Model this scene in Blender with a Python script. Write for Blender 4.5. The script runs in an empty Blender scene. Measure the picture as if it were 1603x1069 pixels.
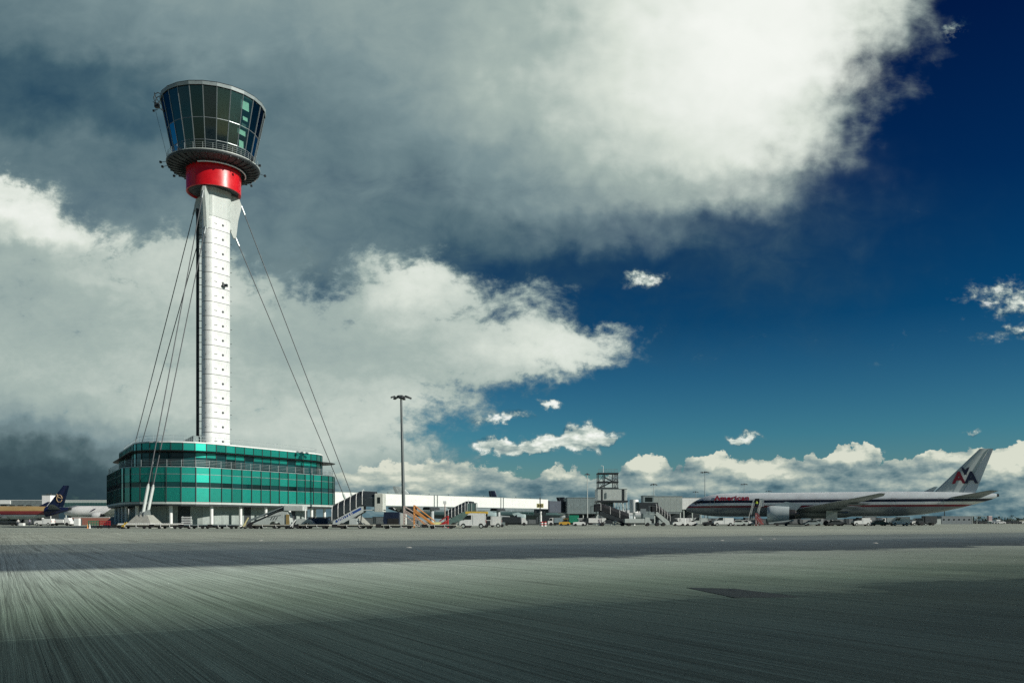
import bpy, bmesh, math, random
from math import sin, cos, pi, radians, atan2, atan, hypot, sqrt
from mathutils import Vector, Matrix
random.seed(4)
sc = bpy.context.scene
C = sc.collection

# ------------------------------------------------------------------ camera
F = 1344.0; CX = 801.5; HZ = 816.5          # focal length, centre and horizon of the 1603 px photograph
cd = bpy.data.cameras.new('camera'); cam = bpy.data.objects.new('camera', cd); C.objects.link(cam)
cd.sensor_width = 36; cd.lens = F/1603*36; cd.shift_y = 0.1759
cd.clip_start = 0.1; cd.clip_end = 20000
cam.location = (0, 0, 1.0); cam.rotation_euler = (radians(90), 0, 0)
sc.camera = cam

# ------------------------------------------------------------------ light
SUN_EL = radians(24); SUN_AZ = radians(112)    # azimuth from +Y (ahead) towards +X (right)
sd = bpy.data.lights.new('sun', 'SUN'); sun = bpy.data.objects.new('sun', sd); C.objects.link(sun)
sc.cycles.use_adaptive_sampling = True; sc.cycles.adaptive_threshold = 0.012; sc.cycles.adaptive_min_samples = 12
sc.cycles.use_denoising = False
sd.energy = 5.0; sd.angle = radians(0.5); sd.color = (1.0, 0.955, 0.87)
sdir = Vector((sin(SUN_AZ)*cos(SUN_EL), cos(SUN_AZ)*cos(SUN_EL), sin(SUN_EL)))
sun.rotation_euler = sdir.to_track_quat('Z', 'Y').to_euler()
vs = sc.view_settings
vs.view_transform = 'Standard'; vs.look = 'None'; vs.gamma = 1; vs.exposure = 0.0; vs.use_curve_mapping = False
sc.render.film_transparent = False
sc.cycles.max_bounces = 6; sc.cycles.transparent_max_bounces = 12

w = bpy.data.worlds.new('World'); sc.world = w; w.use_nodes = True
NT = w.node_tree; NT.nodes.clear()
def nd(t, **k):
    n = NT.nodes.new(t)
    for a, b in k.items(): setattr(n, a, b)
    return n
def lk(a, b): NT.links.new(a, b)
def mth(op, a, b=None, c=None, clamp=False):
    n = nd('ShaderNodeMath', operation=op); n.use_clamp = clamp
    for i, v in enumerate((a, b, c)):
        if v is None: continue
        if isinstance(v, (int, float)): n.inputs[i].default_value = v
        else: lk(v, n.inputs[i])
    return n.outputs[0]
def mrange(v, a, b, c=0.0, d=1.0, interp='SMOOTHSTEP'):
    n = nd('ShaderNodeMapRange', interpolation_type=interp)
    lk(v, n.inputs[0])
    for i, x in enumerate((a, b, c, d)): n.inputs[i+1].default_value = x
    return n.outputs[0]
def noise(vec, scale, detail=6, rough=0.55, dist=0.0):
    n = nd('ShaderNodeTexNoise'); lk(vec, n.inputs['Vector'])
    n.inputs['Scale'].default_value = scale; n.inputs['Detail'].default_value = detail
    n.inputs['Roughness'].default_value = rough; n.inputs['Distortion'].default_value = dist
    return n
def mixc(f, a, b):
    n = nd('ShaderNodeMix', data_type='RGBA')
    if isinstance(f, (int, float)): n.inputs[0].default_value = f
    else: lk(f, n.inputs[0])
    for i, v in ((6, a), (7, b)):
        if isinstance(v, tuple): n.inputs[i].default_value = (*v, 1)
        else: lk(v, n.inputs[i])
    return n.outputs[2]

def noise2(vec, scale, detail=5, rough=0.55, dist=0.0):
    n = nd('ShaderNodeTexNoise', noise_dimensions='2D'); lk(vec, n.inputs['Vector'])
    n.inputs['Scale'].default_value = scale; n.inputs['Detail'].default_value = detail
    n.inputs['Roughness'].default_value = rough; n.inputs['Distortion'].default_value = dist
    return n
tc = nd('ShaderNodeTexCoord'); D = tc.outputs['Generated']
sp = nd('ShaderNodeSeparateXYZ'); lk(D, sp.inputs[0])
az = mth('ARCTAN2', sp.outputs[0], sp.outputs[1])       # azimuth from ahead
el = mth('ARCSINE', sp.outputs[2])
ry = mth('MAXIMUM', sp.outputs[1], .12)
# direction as slopes (right, up) in units of 1/1344
U0 = mth('MULTIPLY', mth('DIVIDE', sp.outputs[0], ry), F)
V0 = mth('MULTIPLY', mth('DIVIDE', sp.outputs[2], ry), F)
cmb = nd('ShaderNodeCombineXYZ'); lk(U0, cmb.inputs[0]); lk(V0, cmb.inputs[1]); UV = cmb.outputs[0]
cm3 = nd('ShaderNodeCombineXYZ'); lk(U0, cm3.inputs[0]); lk(mth('MULTIPLY', V0, 1.5), cm3.inputs[1]); UVs = cm3.outputs[0]
def wnoise(vec, scale, detail):
    n = noise2(vec, scale, detail, 0.58)
    s = nd('ShaderNodeVectorMath', operation='SUBTRACT'); lk(n.outputs['Color'], s.inputs[0]); s.inputs[1].default_value = (.5, .5, .5)
    return s.outputs[0]
def warp(vec, n, amt):
    m = nd('ShaderNodeVectorMath', operation='MULTIPLY_ADD'); lk(n, m.inputs[0]); m.inputs[1].default_value = (amt, amt*.8, 0); lk(vec, m.inputs[2])
    return m.outputs[0]
N1 = wnoise(UV, .0065, 3); N2 = wnoise(UV, .026, 4)
W4 = warp(UV, N2, 46)
W3 = warp(W4, N1, 85)
W1 = warp(W3, N1, 80)
def blobs(vec, lst, op='MAXIMUM'):
    acc = None
    for (x, y, rx, ry_, rot, wt, inner) in lst:
        m = nd('ShaderNodeMapping', vector_type='TEXTURE'); lk(vec, m.inputs['Vector'])
        m.inputs['Location'].default_value = (x-CX, HZ-y, 0)
        m.inputs['Rotation'].default_value = (0, 0, radians(rot))
        m.inputs['Scale'].default_value = (rx, ry_, 1)
        l = nd('ShaderNodeVectorMath', operation='LENGTH'); lk(m.outputs[0], l.inputs[0])
        v = mrange(l.outputs['Value'], 1.0, inner, 0.0, wt)
        acc = v if acc is None else mth(op, acc, v)
    return acc
def grid(vec, x0, dx, rows):
    """rows: list of (y, [values a], [values b]); returns two interpolated fields"""
    s = nd('ShaderNodeSeparateXYZ'); lk(vec, s.inputs[0])
    n = max(len(r[1]) for r in rows)
    t = mrange(s.outputs[0], x0-CX, x0+dx*(n-1)-CX, 0, 1, 'LINEAR')
    acc = None; py = None
    for (y, A, B) in rows:
        A = list(A)+[A[-1]]*(n-len(A)); B = list(B)+[B[-1]]*(n-len(B))
        r = nd('ShaderNodeValToRGB'); lk(t, r.inputs[0]); cr = r.color_ramp; cr.interpolation = 'B_SPLINE'
        for i in range(n):
            c = (A[i], B[i], 0, 1)
            if i == 0: e = cr.elements[0]
            elif i == n-1: e = cr.elements[-1]
            else: e = cr.elements.new(i/(n-1))
            e.position = i/(n-1); e.color = c
        if acc is None: acc = r.outputs[0]
        else:
            acc = mixc(mrange(s.outputs[1], HZ-py, HZ-y, 0, 1, 'SMOOTHSTEP'), acc, r.outputs[0])
        py = y
    o = nd('ShaderNodeSeparateColor'); lk(acc, o.inputs[0])
    return o.outputs[0], o.outputs[1]

one = [1]*13
veil, br = grid(W1, 0, 100, [
 (0,   one+[1, .80, .0, 0],              [.32,.35,.40,.46,.47,.47,.50,.52,.60,.75,.88,.97,1,.97,.8,.3,.1]),
 (60,  one+[1, .80, .0, 0],              [.26,.30,.36,.43,.44,.46,.50,.50,.60,.78,.90,1,1,.98,.85,.2,.1]),
 (120, one+[1, .40, 0, 0],                [.17,.13,.19,.30,.34,.37,.44,.52,.66,.80,.90,.98,1,.97,.75,.1,.1]),
 (180, one+[.97,.12, 0, 0],               [.18,.10,.15,.25,.29,.33,.38,.46,.60,.74,.88,.95,.98,.86,.3,.1,.1]),
 (240, one[:12]+[.98,.72,.04,0,0],        [.28,.28,.26,.28,.32,.33,.34,.36,.48,.68,.80,.88,.94,.74,.2,.1,.1]),
 (300, [.95,.92,.9,.88,.88,.88,.88,.88,.88,.94,.92,.90,.84,.28,.10,.04,0], [.35,.32,.30,.28,.30,.32,.32,.32,.38,.54,.66,.68,.78,.35,.1,.1,.1]),
 (360, [1,1,1,1,1,1,1,.97,.86,.82,.72,.42,.38,.22,.12,.05,0],   [.38,.38,.36,.34,.34,.32,.30,.26,.20,.36,.40,.22,.24,.15,.12,.1,.1]),
 (420, [1,1,1,1,1,.97,.92,.82,.66,.5,.42,.34,.30,.2,.1,.03,0],       [.36,.36,.36,.36,.36,.34,.28,.2,.10,.08,.08,.08,.10,.08,.08,.1,.1]),
 (490, [.8,.8,.8,.8,.8,.7,.6,.5,.45,.4,.25,.2,.15,.1,.02,0,0],             [.2]*6+[.08]*11),
 (600, [0]*17, [.2]*17)])
one = [1]*8
low, lb = grid(W3, 0, 50, [
 (225, [0,0,0], [.9,.9,.7]),
 (262, [.40,.1,0], [.9,.9,.7]),
 (295, [.95,.85,.35,0], [.92,.92,.8,.7]),
 (330, [1,1,.85,.35,0], [.98,.98,.92,.8,.7]),
 (370, [1,1,.95,.75,.5,.6,.5,.3,.1,0], [.72,.95,.96,.86,.72,.75,.7,.6,.5]),
 (400, [1,1,1,.9,.9,1,.9,.8,.5,.2,.32,.60,.62,.40,.45,.2,0], [.6,.62,.74,.72,.72,.78,.76,.72,.6,.4,.5,.72,.76,.6,.65,.5,.4]),
 (430, one+[.6,.25,.48,.6,.95,.95,.88,.62,.3,.05,0], [.62,.62,.66,.74,.76,.76,.76,.76,.68,.5,.5,.62,.88,.92,.86,.78,.6,.5]),
 (460, one+[.9,.62,.62,.75,.98,1,.95,.9,.62,.5,.3,0], [.6,.6,.6,.66,.72,.74,.74,.8,.74,.6,.55,.64,.84,.92,.8,.76,.7,.6]),
 (490, one+[1,.95,.92,.95,.95,1,.9,.68,.62,.5,.3,.05,0], [.62,.62,.62,.64,.68,.7,.72,.7,.7,.68,.62,.66,.74,.78,.76,.7,.74,.7,.6]),
 (520, one+[1,1,1,1,1,1,1,.8,.85,.92,.95,.8,.55,.05], [.66,.64,.62,.64,.68,.68,.68,.66,.62,.60,.62,.66,.66,.68,.72,.76,.82,.88,.88,.84,.78,.7]),
 (550, one+[1,1,1,1,1,1,1,.9,.95,1,1,.85,.5,0], [.68,.67,.66,.66,.68,.7,.7,.66,.62,.60,.62,.62,.64,.66,.7,.78,.88,.92,.88,.82,.76,.7]),
 (585, one+[1,1,1,1,1,1,1,1,.9,.8,.45,.1,0], [.68,.68,.68,.7,.72,.74,.74,.7,.68,.66,.66,.66,.66,.68,.7,.72,.74,.78,.7]),
 (612, one+[1,1,1,1,1,1,.74,.55,.4,.3,.1,0], [.64,.66,.7,.72,.74,.75,.74,.72,.7,.7,.72,.72,.74,.76,.66,.6,.6]),
 (640, one+[1,1,1,1,.95,.75,.6,.5,.3,0], [.5,.56,.62,.66,.7,.72,.74,.74,.74,.74,.76,.77,.78,.8,.7,.7]),
 (670, one+[1,1,1,1,.9,.7,.4,.25,.1,0], [.34,.38,.44,.5,.55,.62,.68,.72,.76,.77,.78,.79,.78,.76,.7]),
 (700, one+[1,1,1,1,.95,.8,.5,.3,.1,0], [.2,.2,.24,.3,.36,.44,.55,.65,.72,.76,.76,.72,.74,.74,.7]),
 (740, one+[1,1,1,1,1,.9,.7,.4,0,0], [.09,.09,.1,.13,.18,.25,.4,.5,.6,.64,.64,.62,.64,.62,.6]),
 (795, one+[1,1,1,1,1,.9,.7,.4,0,0], [.07,.07,.08,.1,.14,.2,.35,.45,.5,.5,.5])])
small = blobs(W4, [
    (780, 700, 75, 20, 4, 1.25, .1), (850, 694, 110, 22, 5, 1.35, .1), (918, 686, 70, 32, 0, 1.5, .15),
    (780, 650, 100, 15, 2, .8, 0), (862, 636, 38, 12, -12, .85, 0),
    (1008, 438, 52, 26, 10, .9, 0),
    (1160, 686, 44, 15, 0, 1.1, 0), (1520, 676, 26, 8, 0, .7, .0),
    (1640, 478, 210, 56, -8, .90, 0), (1600, 518, 150, 20, 8, .62, 0),
    (1492, 48, 40, 24, 40, .55, 0)])
cum = blobs(W4, [
    (660, 755, 270, 54, 0, 1.2, .1),
    (860, 775, 190, 54, 0, 1.2, .2), (880, 748, 56, 34, 0, 1.2, .1),
    (1012, 745, 54, 50, 0, 1.4, .2), (1075, 775, 240, 52, 0, 1.4, .5),
    (1115, 730, 62, 28, 0, 1.3, .35), (1190, 742, 110, 32, 0, 1.3, .35),
    (1330, 718, 72, 26, 12, 1.3, .3), (1255, 726, 60, 16, 8, 1.1, .2),
    (1400, 770, 420, 58, 0, 1.5, .6), (1480, 725, 120, 26, 5, 1.2, .3),
    (1595, 732, 150, 46, 4, 1.5, .4), (1900, 760, 400, 80, 0, 1.4, .5),
    (200, 800, 800, 60, 0, 1.3, .6)])
nA = noise2(UV, .0042, 4, .58, .5).outputs[0]
nB = noise2(UVs, .0125, 6, .64, .3).outputs[0]
nC = noise2(UVs, .045, 5, .64, 0).outputs[0]
mp = nd('ShaderNodeMapping'); lk(D, mp.inputs[0]); mp.inputs['Scale'].default_value = (1, 1, 3.2); mp.inputs['Location'].default_value = (3.1, 0, 1)
nG = noise(mp.outputs[0], 2.4, 4, .6).outputs[0]
# generic scattered cloud everywhere outside the photographed part of the sky
front = mrange(mth('ABSOLUTE', az), .60, .85)
high = mrange(el, .66, .9)
outm = mth('MAXIMUM', front, high)
inm = mth('SUBTRACT', 1.0, outm)
gen = mth('MULTIPLY', mrange(nG, .52, .70, 0, .8), outm)
def c5(n, a): return mth('MULTIPLY', mth('SUBTRACT', n, .5), a)
# the amount of noise fades where the veil is fully there or fully gone
veil_n = mth('ADD', veil, mth('MULTIPLY', mth('ADD', c5(nA, .7), c5(nB, .75)), mth('MULTIPLY', mth('MULTIPLY', veil, mth('SUBTRACT', 1.06, veil)), 2.6)))
veil_f = mth('MINIMUM', mth('MAXIMUM', veil_n, 0), 1)
crisp = mrange(V0, 440, 620)
veil_f = mth('ADD', mth('MULTIPLY', veil_f, mth('SUBTRACT', 1.0, crisp)), mth('MULTIPLY', mrange(mth('ADD', veil_n, c5(nC, .16)), .20, .98), crisp))
veil_a = mth('MULTIPLY', veil_f, inm)
low_a = mth('ADD', low, mth('ADD', c5(nB, .95), c5(nC, .5)))
low_a = mth('MULTIPLY', mrange(low_a, .24, .86), inm)
sm_a = mth('ADD', small, mth('ADD', c5(nB, .5), c5(nC, 1.2)))
sm_a = mth('MULTIPLY', mrange(sm_a, .18, 1.0), mrange(small, 0, .3))
cum_n = mth('ADD', mth('ADD', cum, mth('MULTIPLY', mrange(V0, 55, 20), 1.2)), mth('ADD', c5(nC, .8), c5(nB, .5)))
cum_a = mth('MULTIPLY', mrange(cum_n, .42, .62), mrange(U0, -420, -250))

brn = mth('ADD', br, mth('MULTIPLY', mth('ADD', c5(nA, .14), c5(nB, .13)), mrange(br, 1.05, .7, .25, 1)))
lbn = mth('ADD', mth('MULTIPLY_ADD', lb, .97, .0), mth('ADD', c5(nB, .13), c5(nC, .07)))
lbn = mth('ADD', lbn, mth('MULTIPLY', mth('SUBTRACT', low_a, 1.0), .30))     # thin edges are darker
cm4 = nd('ShaderNodeCombineXYZ'); lk(mth('MULTIPLY', U0, .62), cm4.inputs[0]); lk(mth('MULTIPLY', V0, 1.7), cm4.inputs[1])
cm5 = nd('ShaderNodeVectorMath', operation='ADD'); lk(cm4.outputs[0], cm5.inputs[0]); cm5.inputs[1].default_value = (-6, -13, 0)
nS = noise2(cm4.outputs[0], .021, 5, .55, 0).outputs[0]
nT = noise2(cm5.outputs[0], .021, 5, .55, 0).outputs[0]
up = mrange(V0, 10, 95, 0, 1, 'LINEAR')
cb = mth('ADD', mth('MULTIPLY', up, .30), mth('MULTIPLY', mth('SUBTRACT', nT, nS), 1.35))
cb = mth('ADD', cb, mth('ADD', c5(nS, .75), c5(nC, .35)))
cb = mth('ADD', cb, .38)
cbt = blobs(W4, [(1012, 728, 44, 30, 0, .6, 0), (1118, 716, 50, 18, 0, .45, 0), (1335, 708, 70, 20, 8, .5, 0), (1595, 712, 130, 34, 4, .6, 0),
                 (1200, 740, 110, 22, 0, .35, 0), (876, 738, 42, 20, 0, .5, 0), (640, 740, 220, 50, 0, .35, 0), (1170, 730, 70, 16, 0, .3, 0), (1460, 712, 70, 14, 0, .35, 0)], 'ADD')
cb = mth('ADD', cb, cbt)
cb = mth('MULTIPLY', cb, mrange(U0, -420, -220, .4, 1))
smb = mth('ADD', mrange(sm_a, .1, 1, .35, .80), mth('ADD', mth('MULTIPLY', mth('SUBTRACT', nT, nS), 1.6), c5(nC, .3)))

def ramp(v, stops):
    n = nd('ShaderNodeValToRGB'); lk(v, n.inputs[0]); cr = n.color_ramp
    cr.elements[0].position = stops[0][0]; cr.elements[0].color = (*stops[0][1], 1)
    cr.elements[1].position = stops[-1][0]; cr.elements[1].color = (*stops[-1][1], 1)
    for p, c in stops[1:-1]:
        e = cr.elements.new(p); e.color = (*c, 1)
    return n.outputs[0]
def srgb(r, g, b, s=1.0):
    f = lambda c: (c/255/12.92 if c/255 <= .04045 else ((c/255+.055)/1.055)**2.4)*s
    return (f(r), f(g), f(b))
K = 1.0
cl_stops = [(0.0, srgb(26, 56, 78)), (.1, srgb(44, 76, 96)), (.2, srgb(72, 100, 112)), (.42, srgb(122, 144, 148)), (.65, srgb(166, 182, 176)), (.85, srgb(216, 224, 214)), (1.0, srgb(244, 247, 241))]
colV = ramp(brn, cl_stops)
colL = ramp(lbn, [(0.0, srgb(40, 60, 68)), (.1, srgb(52, 72, 80)), (.2, srgb(70, 92, 98))]+cl_stops[3:])
colS = ramp(smb, cl_stops)
colC = ramp(cb, [(0.0, srgb(42, 68, 82)), (.08, srgb(50, 80, 96)), (.35, srgb(88, 118, 128)), (.6, srgb(136, 156, 156)), (.85, srgb(184, 194, 182)), (1.0, srgb(216, 220, 204))])
colG = ramp(nG, [(0.45, srgb(84, 104, 112)), (.75, srgb(150, 160, 158))])

sky = nd('ShaderNodeTexSky', sky_type='NISHITA'); sky.sun_disc = False
sky.sun_elevation = SUN_EL; sky.sun_rotation = SUN_AZ
sky.altitude = 20; sky.air_density = 1.0; sky.dust_density = .6; sky.ozone_density = 2.5
STR = 0.1
# deep, polarised blue: the clear sky is graded by elevation
grade = ramp(mrange(el, 0, .70, 0, 1, 'LINEAR'), [(0, (.40, .55, .58)), (.14, (.16, .46, .56)), (.32, (.012, .20, .36)), (.5, (.004, .105, .26)), (.72, (.003, .055, .19)), (1.0, (.003, .05, .18))])
gm = nd('ShaderNodeMix', data_type='RGBA', blend_type='MULTIPLY'); gm.inputs[0].default_value = 1
lk(sky.outputs[0], gm.inputs[6]); lk(grade, gm.inputs[7])
clear = gm.outputs[2]
def x10(c):
    n = nd('ShaderNodeVectorMath', operation='SCALE'); lk(c, n.inputs[0]); n.inputs['Scale'].default_value = 1/STR
    return n.outputs[0]
res = mixc(gen, clear, x10(colG))
res = mixc(veil_a, res, x10(colV))
res = mixc(low_a, res, x10(colL))
res = mixc(cum_a, res, x10(colC))
res = mixc(sm_a, res, x10(colS))
below = mrange(el, -.01, -.03)
res = mixc(below, res, (1.2, 1.3, 1.2))
bg = nd('ShaderNodeBackground'); bg.inputs[1].default_value = STR; lk(res, bg.inputs[0])
wo = nd('ShaderNodeOutputWorld'); lk(bg.outputs[0], wo.inputs[0])

# ------------------------------------------------------------------ helpers
def at(px, Y): return (px-CX)/F*Y
def zat(py, Y): return 1.0+(HZ-py)/F*Y
class MB:
    """collects shapes and links them as one mesh object"""
    def __init__(s): s.v = []; s.f = []; s.m = []; s.cur = 0
    def add(s, vs, fs):
        b = len(s.v); s.v += [tuple(v) for v in vs]
        for f in fs: s.f.append([b+i for i in f]); s.m.append(s.cur)
        return s
    def box(s, x0, x1, y0, y1, z0, z1, M=None):
        vs = [Vector((x, y, z)) for z in (z0, z1) for y in (y0, y1) for x in (x0, x1)]
        if M: vs = [M @ v for v in vs]
        return s.add(vs, [(0,2,3,1),(4,5,7,6),(0,1,5,4),(2,6,7,3),(0,4,6,2),(1,3,7,5)])
    def bevbox(s, x0, x1, y0, y1, z0, z1, b, M=None):
        """box with chamfered vertical and top edges"""
        def ring(i, z): return [Vector(p) for p in ((x0+i+b,y0+i,z),(x1-i-b,y0+i,z),(x1-i,y0+i+b,z),(x1-i,y1-i-b,z),(x1-i-b,y1-i,z),(x0+i+b,y1-i,z),(x0+i,y1-i-b,z),(x0+i,y0+i+b,z))]
        rs = [ring(0, z0), ring(0, z1-b), ring(b*.9, z1)]
        if M: rs = [[M @ v for v in r] for r in rs]
        return s.loft(rs, True, True)
    def loft(s, rings, cap0=True, cap1=True, closed=True):
        n = len(rings[0]); vs = [v for r in rings for v in r]; fs = []
        for k in range(len(rings)-1):
            for i in range(n if closed else n-1):
                j = (i+1) % n
                fs.append((k*n+i, k*n+j, (k+1)*n+j, (k+1)*n+i))
        if cap0: fs.append(tuple(range(n))[::-1])
        if cap1: fs.append(tuple((len(rings)-1)*n+i for i in range(n)))
        return s.add(vs, fs)
    def bar(s, p0, p1, r, n=6, r1=None, cap=True):
        p0 = Vector(p0); p1 = Vector(p1); d = (p1-p0)
        if d.length < 1e-6: return s
        z = d.normalized(); a = Vector((0,0,1)) if abs(z.z) < .9 else Vector((1,0,0))
        x = z.cross(a).normalized(); y = z.cross(x); r1 = r if r1 is None else r1
        off = pi/n
        R = [[p + x*cos(2*pi*i/n+off)*q + y*sin(2*pi*i/n+off)*q for i in range(n)] for p, q in ((p0, r), (p1, r1))]
        return s.loft(R, cap, cap)
    def path(s, pts, r, n=6):
        for a, b in zip(pts, pts[1:]): s.bar(a, b, r, n)
        return s
    def lathe(s, prof, n=32, c=(0,0,0), a0=0, cap0=False, cap1=False):
        rs = [[Vector((c[0]+r*cos(2*pi*i/n+a0), c[1]+r*sin(2*pi*i/n+a0), c[2]+z)) for i in range(n)] for r, z in prof]
        return s.loft(rs, cap0, cap1)
    def prism(s, poly, y0, y1):
        """polygon in x,z extruded along y"""
        n = len(poly)
        return s.loft([[Vector((x, y, z)) for x, z in poly] for y in (y0, y1)], True, True)
    def zprism(s, poly, z0, z1):
        return s.loft([[Vector((x, y, z)) for x, y in poly] for z in (z0, z1)], True, True)
    def wheel(s, x, y, r, w, n=14):
        s.bar((x, y-w/2, r), (x, y+w/2, r), r, n)
        return s
    def mesh(s, name, mats, smooth=False, normals=True):
        me = bpy.data.meshes.new(name); me.from_pydata(s.v, [], s.f)
        for m in (mats if isinstance(mats, (list, tuple)) else [mats]): me.materials.append(m)
        me.polygons.foreach_set('material_index', s.m)
        if normals:
            bm = bmesh.new(); bm.from_mesh(me); bmesh.ops.recalc_face_normals(bm, faces=bm.faces); bm.to_mesh(me); bm.free()
        if smooth: me.polygons.foreach_set('use_smooth', [True]*len(me.polygons)); me.set_sharp_from_angle(angle=radians(32))
        me.update(); return me
    def build(s, name, mats, parent=None, smooth=False, loc=None, rz=0, normals=True):
        return put(name, s.mesh(name, mats, smooth, normals), parent, loc, rz)
def put(name, me, parent=None, loc=None, rz=0):
    o = bpy.data.objects.new(name, me); C.objects.link(o)
    if parent: o.parent = parent
    if loc is not None: o.location = loc
    if rz: o.rotation_euler = (0, 0, rz)
    return o
def thing(name, label, cat, loc=(0,0,0), rz=0, group=None):
    o = bpy.data.objects.new(name, None); C.objects.link(o); o.location = loc; o.rotation_euler = (0,0,rz)
    o.empty_display_size = .5
    return tag(o, label, cat, group)
def tag(o, label=None, cat=None, group=None, kind=None):
    for k, v in (('label', label), ('category', cat), ('group', group), ('kind', kind)):
        if v: o[k] = v
    return o
def kids(o): return [c for c in C.objects if c.parent == o]
def copy_tree(o, loc, rz=None, label=None, parent=None):
    def rec(src, par):
        c = src.copy(); C.objects.link(c); c.parent = par
        for ch in kidmap.get(src.name, []): rec(ch, c)
        return c
    kidmap = {}
    for x in C.objects:
        if x.parent: kidmap.setdefault(x.parent.name, []).append(x)
    r = rec(o, parent); r.location = loc
    if rz is not None: r.rotation_euler = (0, 0, rz)
    if label: r['label'] = label
    return r
def text_mesh(body, size, mat, extrude=.01, bold=0.0, shear=0.0, spacing=1.0):
    cu = bpy.data.curves.new('lettering', 'FONT'); cu.body = body; cu.size = size; cu.extrude = extrude; cu.offset = bold
    cu.shear = shear; cu.align_x = 'CENTER'; cu.align_y = 'CENTER'; cu.resolution_u = 3; cu.space_character = spacing
    o = bpy.data.objects.new('lettering_source', cu); C.objects.link(o)
    dg = bpy.context.evaluated_depsgraph_get(); me = bpy.data.meshes.new_from_object(o.evaluated_get(dg))
    bpy.data.objects.remove(o); bpy.data.curves.remove(cu)
    me.materials.clear(); me.materials.append(mat); return me

# ------------------------------------------------------------------ materials
class NB:
    def __init__(s, name):
        s.m = bpy.data.materials.new(name); s.m.use_nodes = True; s.t = s.m.node_tree
        s.b = s.t.nodes['Principled BSDF']
    def n(s, t, **k):
        x = s.t.nodes.new(t)
        for a, b in k.items(): setattr(x, a, b)
        return x
    def l(s, a, b): s.t.links.new(a, b)
    def math(s, op, a, b=None, c=None):
        n = s.n('ShaderNodeMath', operation=op)
        for i, v in enumerate((a, b, c)):
            if v is None: continue
            if isinstance(v, (int, float)): n.inputs[i].default_value = v
            else: s.l(v, n.inputs[i])
        return n.outputs[0]
    def noise(s, vec, scale, detail=4, rough=.55):
        n = s.n('ShaderNodeTexNoise'); n.inputs['Scale'].default_value = scale; n.inputs['Detail'].default_value = detail; n.inputs['Roughness'].default_value = rough
        s.l(vec, n.inputs['Vector']); return n.outputs[0]
    def mapr(s, v, a, b, c, d):
        n = s.n('ShaderNodeMapRange'); s.l(v, n.inputs[0])
        for i, x in enumerate((a, b, c, d)): n.inputs[i+1].default_value = x
        return n.outputs[0]
    def mix(s, f, a, b, mode='MIX'):
        n = s.n('ShaderNodeMix', data_type='RGBA', blend_type=mode)
        if isinstance(f, (int, float)): n.inputs[0].default_value = f
        else: s.l(f, n.inputs[0])
        for i, v in ((6, a), (7, b)):
            if isinstance(v, tuple): n.inputs[i].default_value = (*v[:3], 1)
            else: s.l(v, n.inputs[i])
        return n.outputs[2]
MATS = {}
def mat(name, col, rough=.6, metal=0.0, var=.12, scale=1.5, streak=0.0, coat=0.0, spec=.5):
    if name in MATS: return MATS[name]
    b = NB(name); p = b.b
    p.inputs['Roughness'].default_value = rough; p.inputs['Metallic'].default_value = metal
    p.inputs['Coat Weight'].default_value = coat; p.inputs['Specular IOR Level'].default_value = spec
    g = b.n('ShaderNodeTexCoord').outputs['Object']
    f = b.noise(g, scale, 5, .6)
    v = b.mapr(f, .3, .7, 1-var, 1+var*.6)
    if streak:
        mp = b.n('ShaderNodeMapping'); mp.inputs['Scale'].default_value = (3, 3, .25); b.l(g, mp.inputs[0])
        v = b.math('MULTIPLY', v, b.mapr(b.noise(mp.outputs[0], 2.5, 5, .65), .35, .7, 1.0, 1-streak))
    c = b.n('ShaderNodeVectorMath', operation='SCALE'); c.inputs[0].default_value = col; b.l(v, c.inputs['Scale'])
    b.l(c.outputs[0], p.inputs['Base Color'])
    b.l(b.mapr(f, .3, .7, max(.02, rough*.85), min(1, rough*1.15)), p.inputs['Roughness'])
    MATS[name] = b.m; return b.m
white = mat('white_paint', (.74, .76, .73), .45, 0, .08, 2, .08)
shaftm = mat('white_steel_cladding', (.70, .73, .71), .38, 0, .10, .6, .22)
palegrey = mat('pale_grey_paint', (.46, .51, .48), .5, 0, .12, 2, .15)
grey = mat('grey_metal', (.24, .29, .29), .5, .1, .15, 3, .15)
midgrey = mat('mid_grey_cladding', (.22, .28, .28), .55, 0, .12, 1.2, .15)
dark = mat('dark_metal', (.030, .038, .042), .5, .2, .2, 3)
black = mat('black_rubber', (.012, .013, .014), .75, 0, .2, 4)
navy = mat('navy_paint', (.012, .020, .045), .35, 0, .15, 2)
red = mat('red_paint', (.60, .006, .010), .36, 0, .10, .8, .12, .25)
redm = mat('red_marking', (.42, .02, .02), .5, 0, .2, 4)
yellow = mat('yellow_paint', (.62, .42, .06), .5, 0, .2, 4)
orange = mat('orange_paint', (.60, .26, .07), .55, 0, .25, 4)
green = mat('green_paint', (.01, .22, .13), .5, 0, .1, 4)
blue = mat('blue_paint', (.02, .07, .26), .45, 0, .1, 4)
brick = mat('red_brick_cladding', (.34, .15, .11), .7, 0, .25, 6)
concrete = mat('cast_concrete', (.34, .35, .31), .85, 0, .2, 3, .2)
wallm = mat('grey_wall_cladding', (.30, .35, .33), .6, 0, .15, 2, .2)
cablem = mat('galvanised_cable', (.07, .08, .085), .6, .0, .1, 4)
steel = mat('galvanised_steel', (.30, .34, .34), .42, .6, .15, 3)
tint = mat('dark_vehicle_glass', (.01, .014, .016), .08, 0, .05, 2)
skin = mat('skin', (.45, .28, .2), .6, 0, .05, 4)
hivis = mat('hi_vis_fabric', (.55, .72, .05), .7, 0, .1, 4)
treem = mat('far_foliage', (.035, .05, .03), .9, 0, .4, .2)
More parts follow.
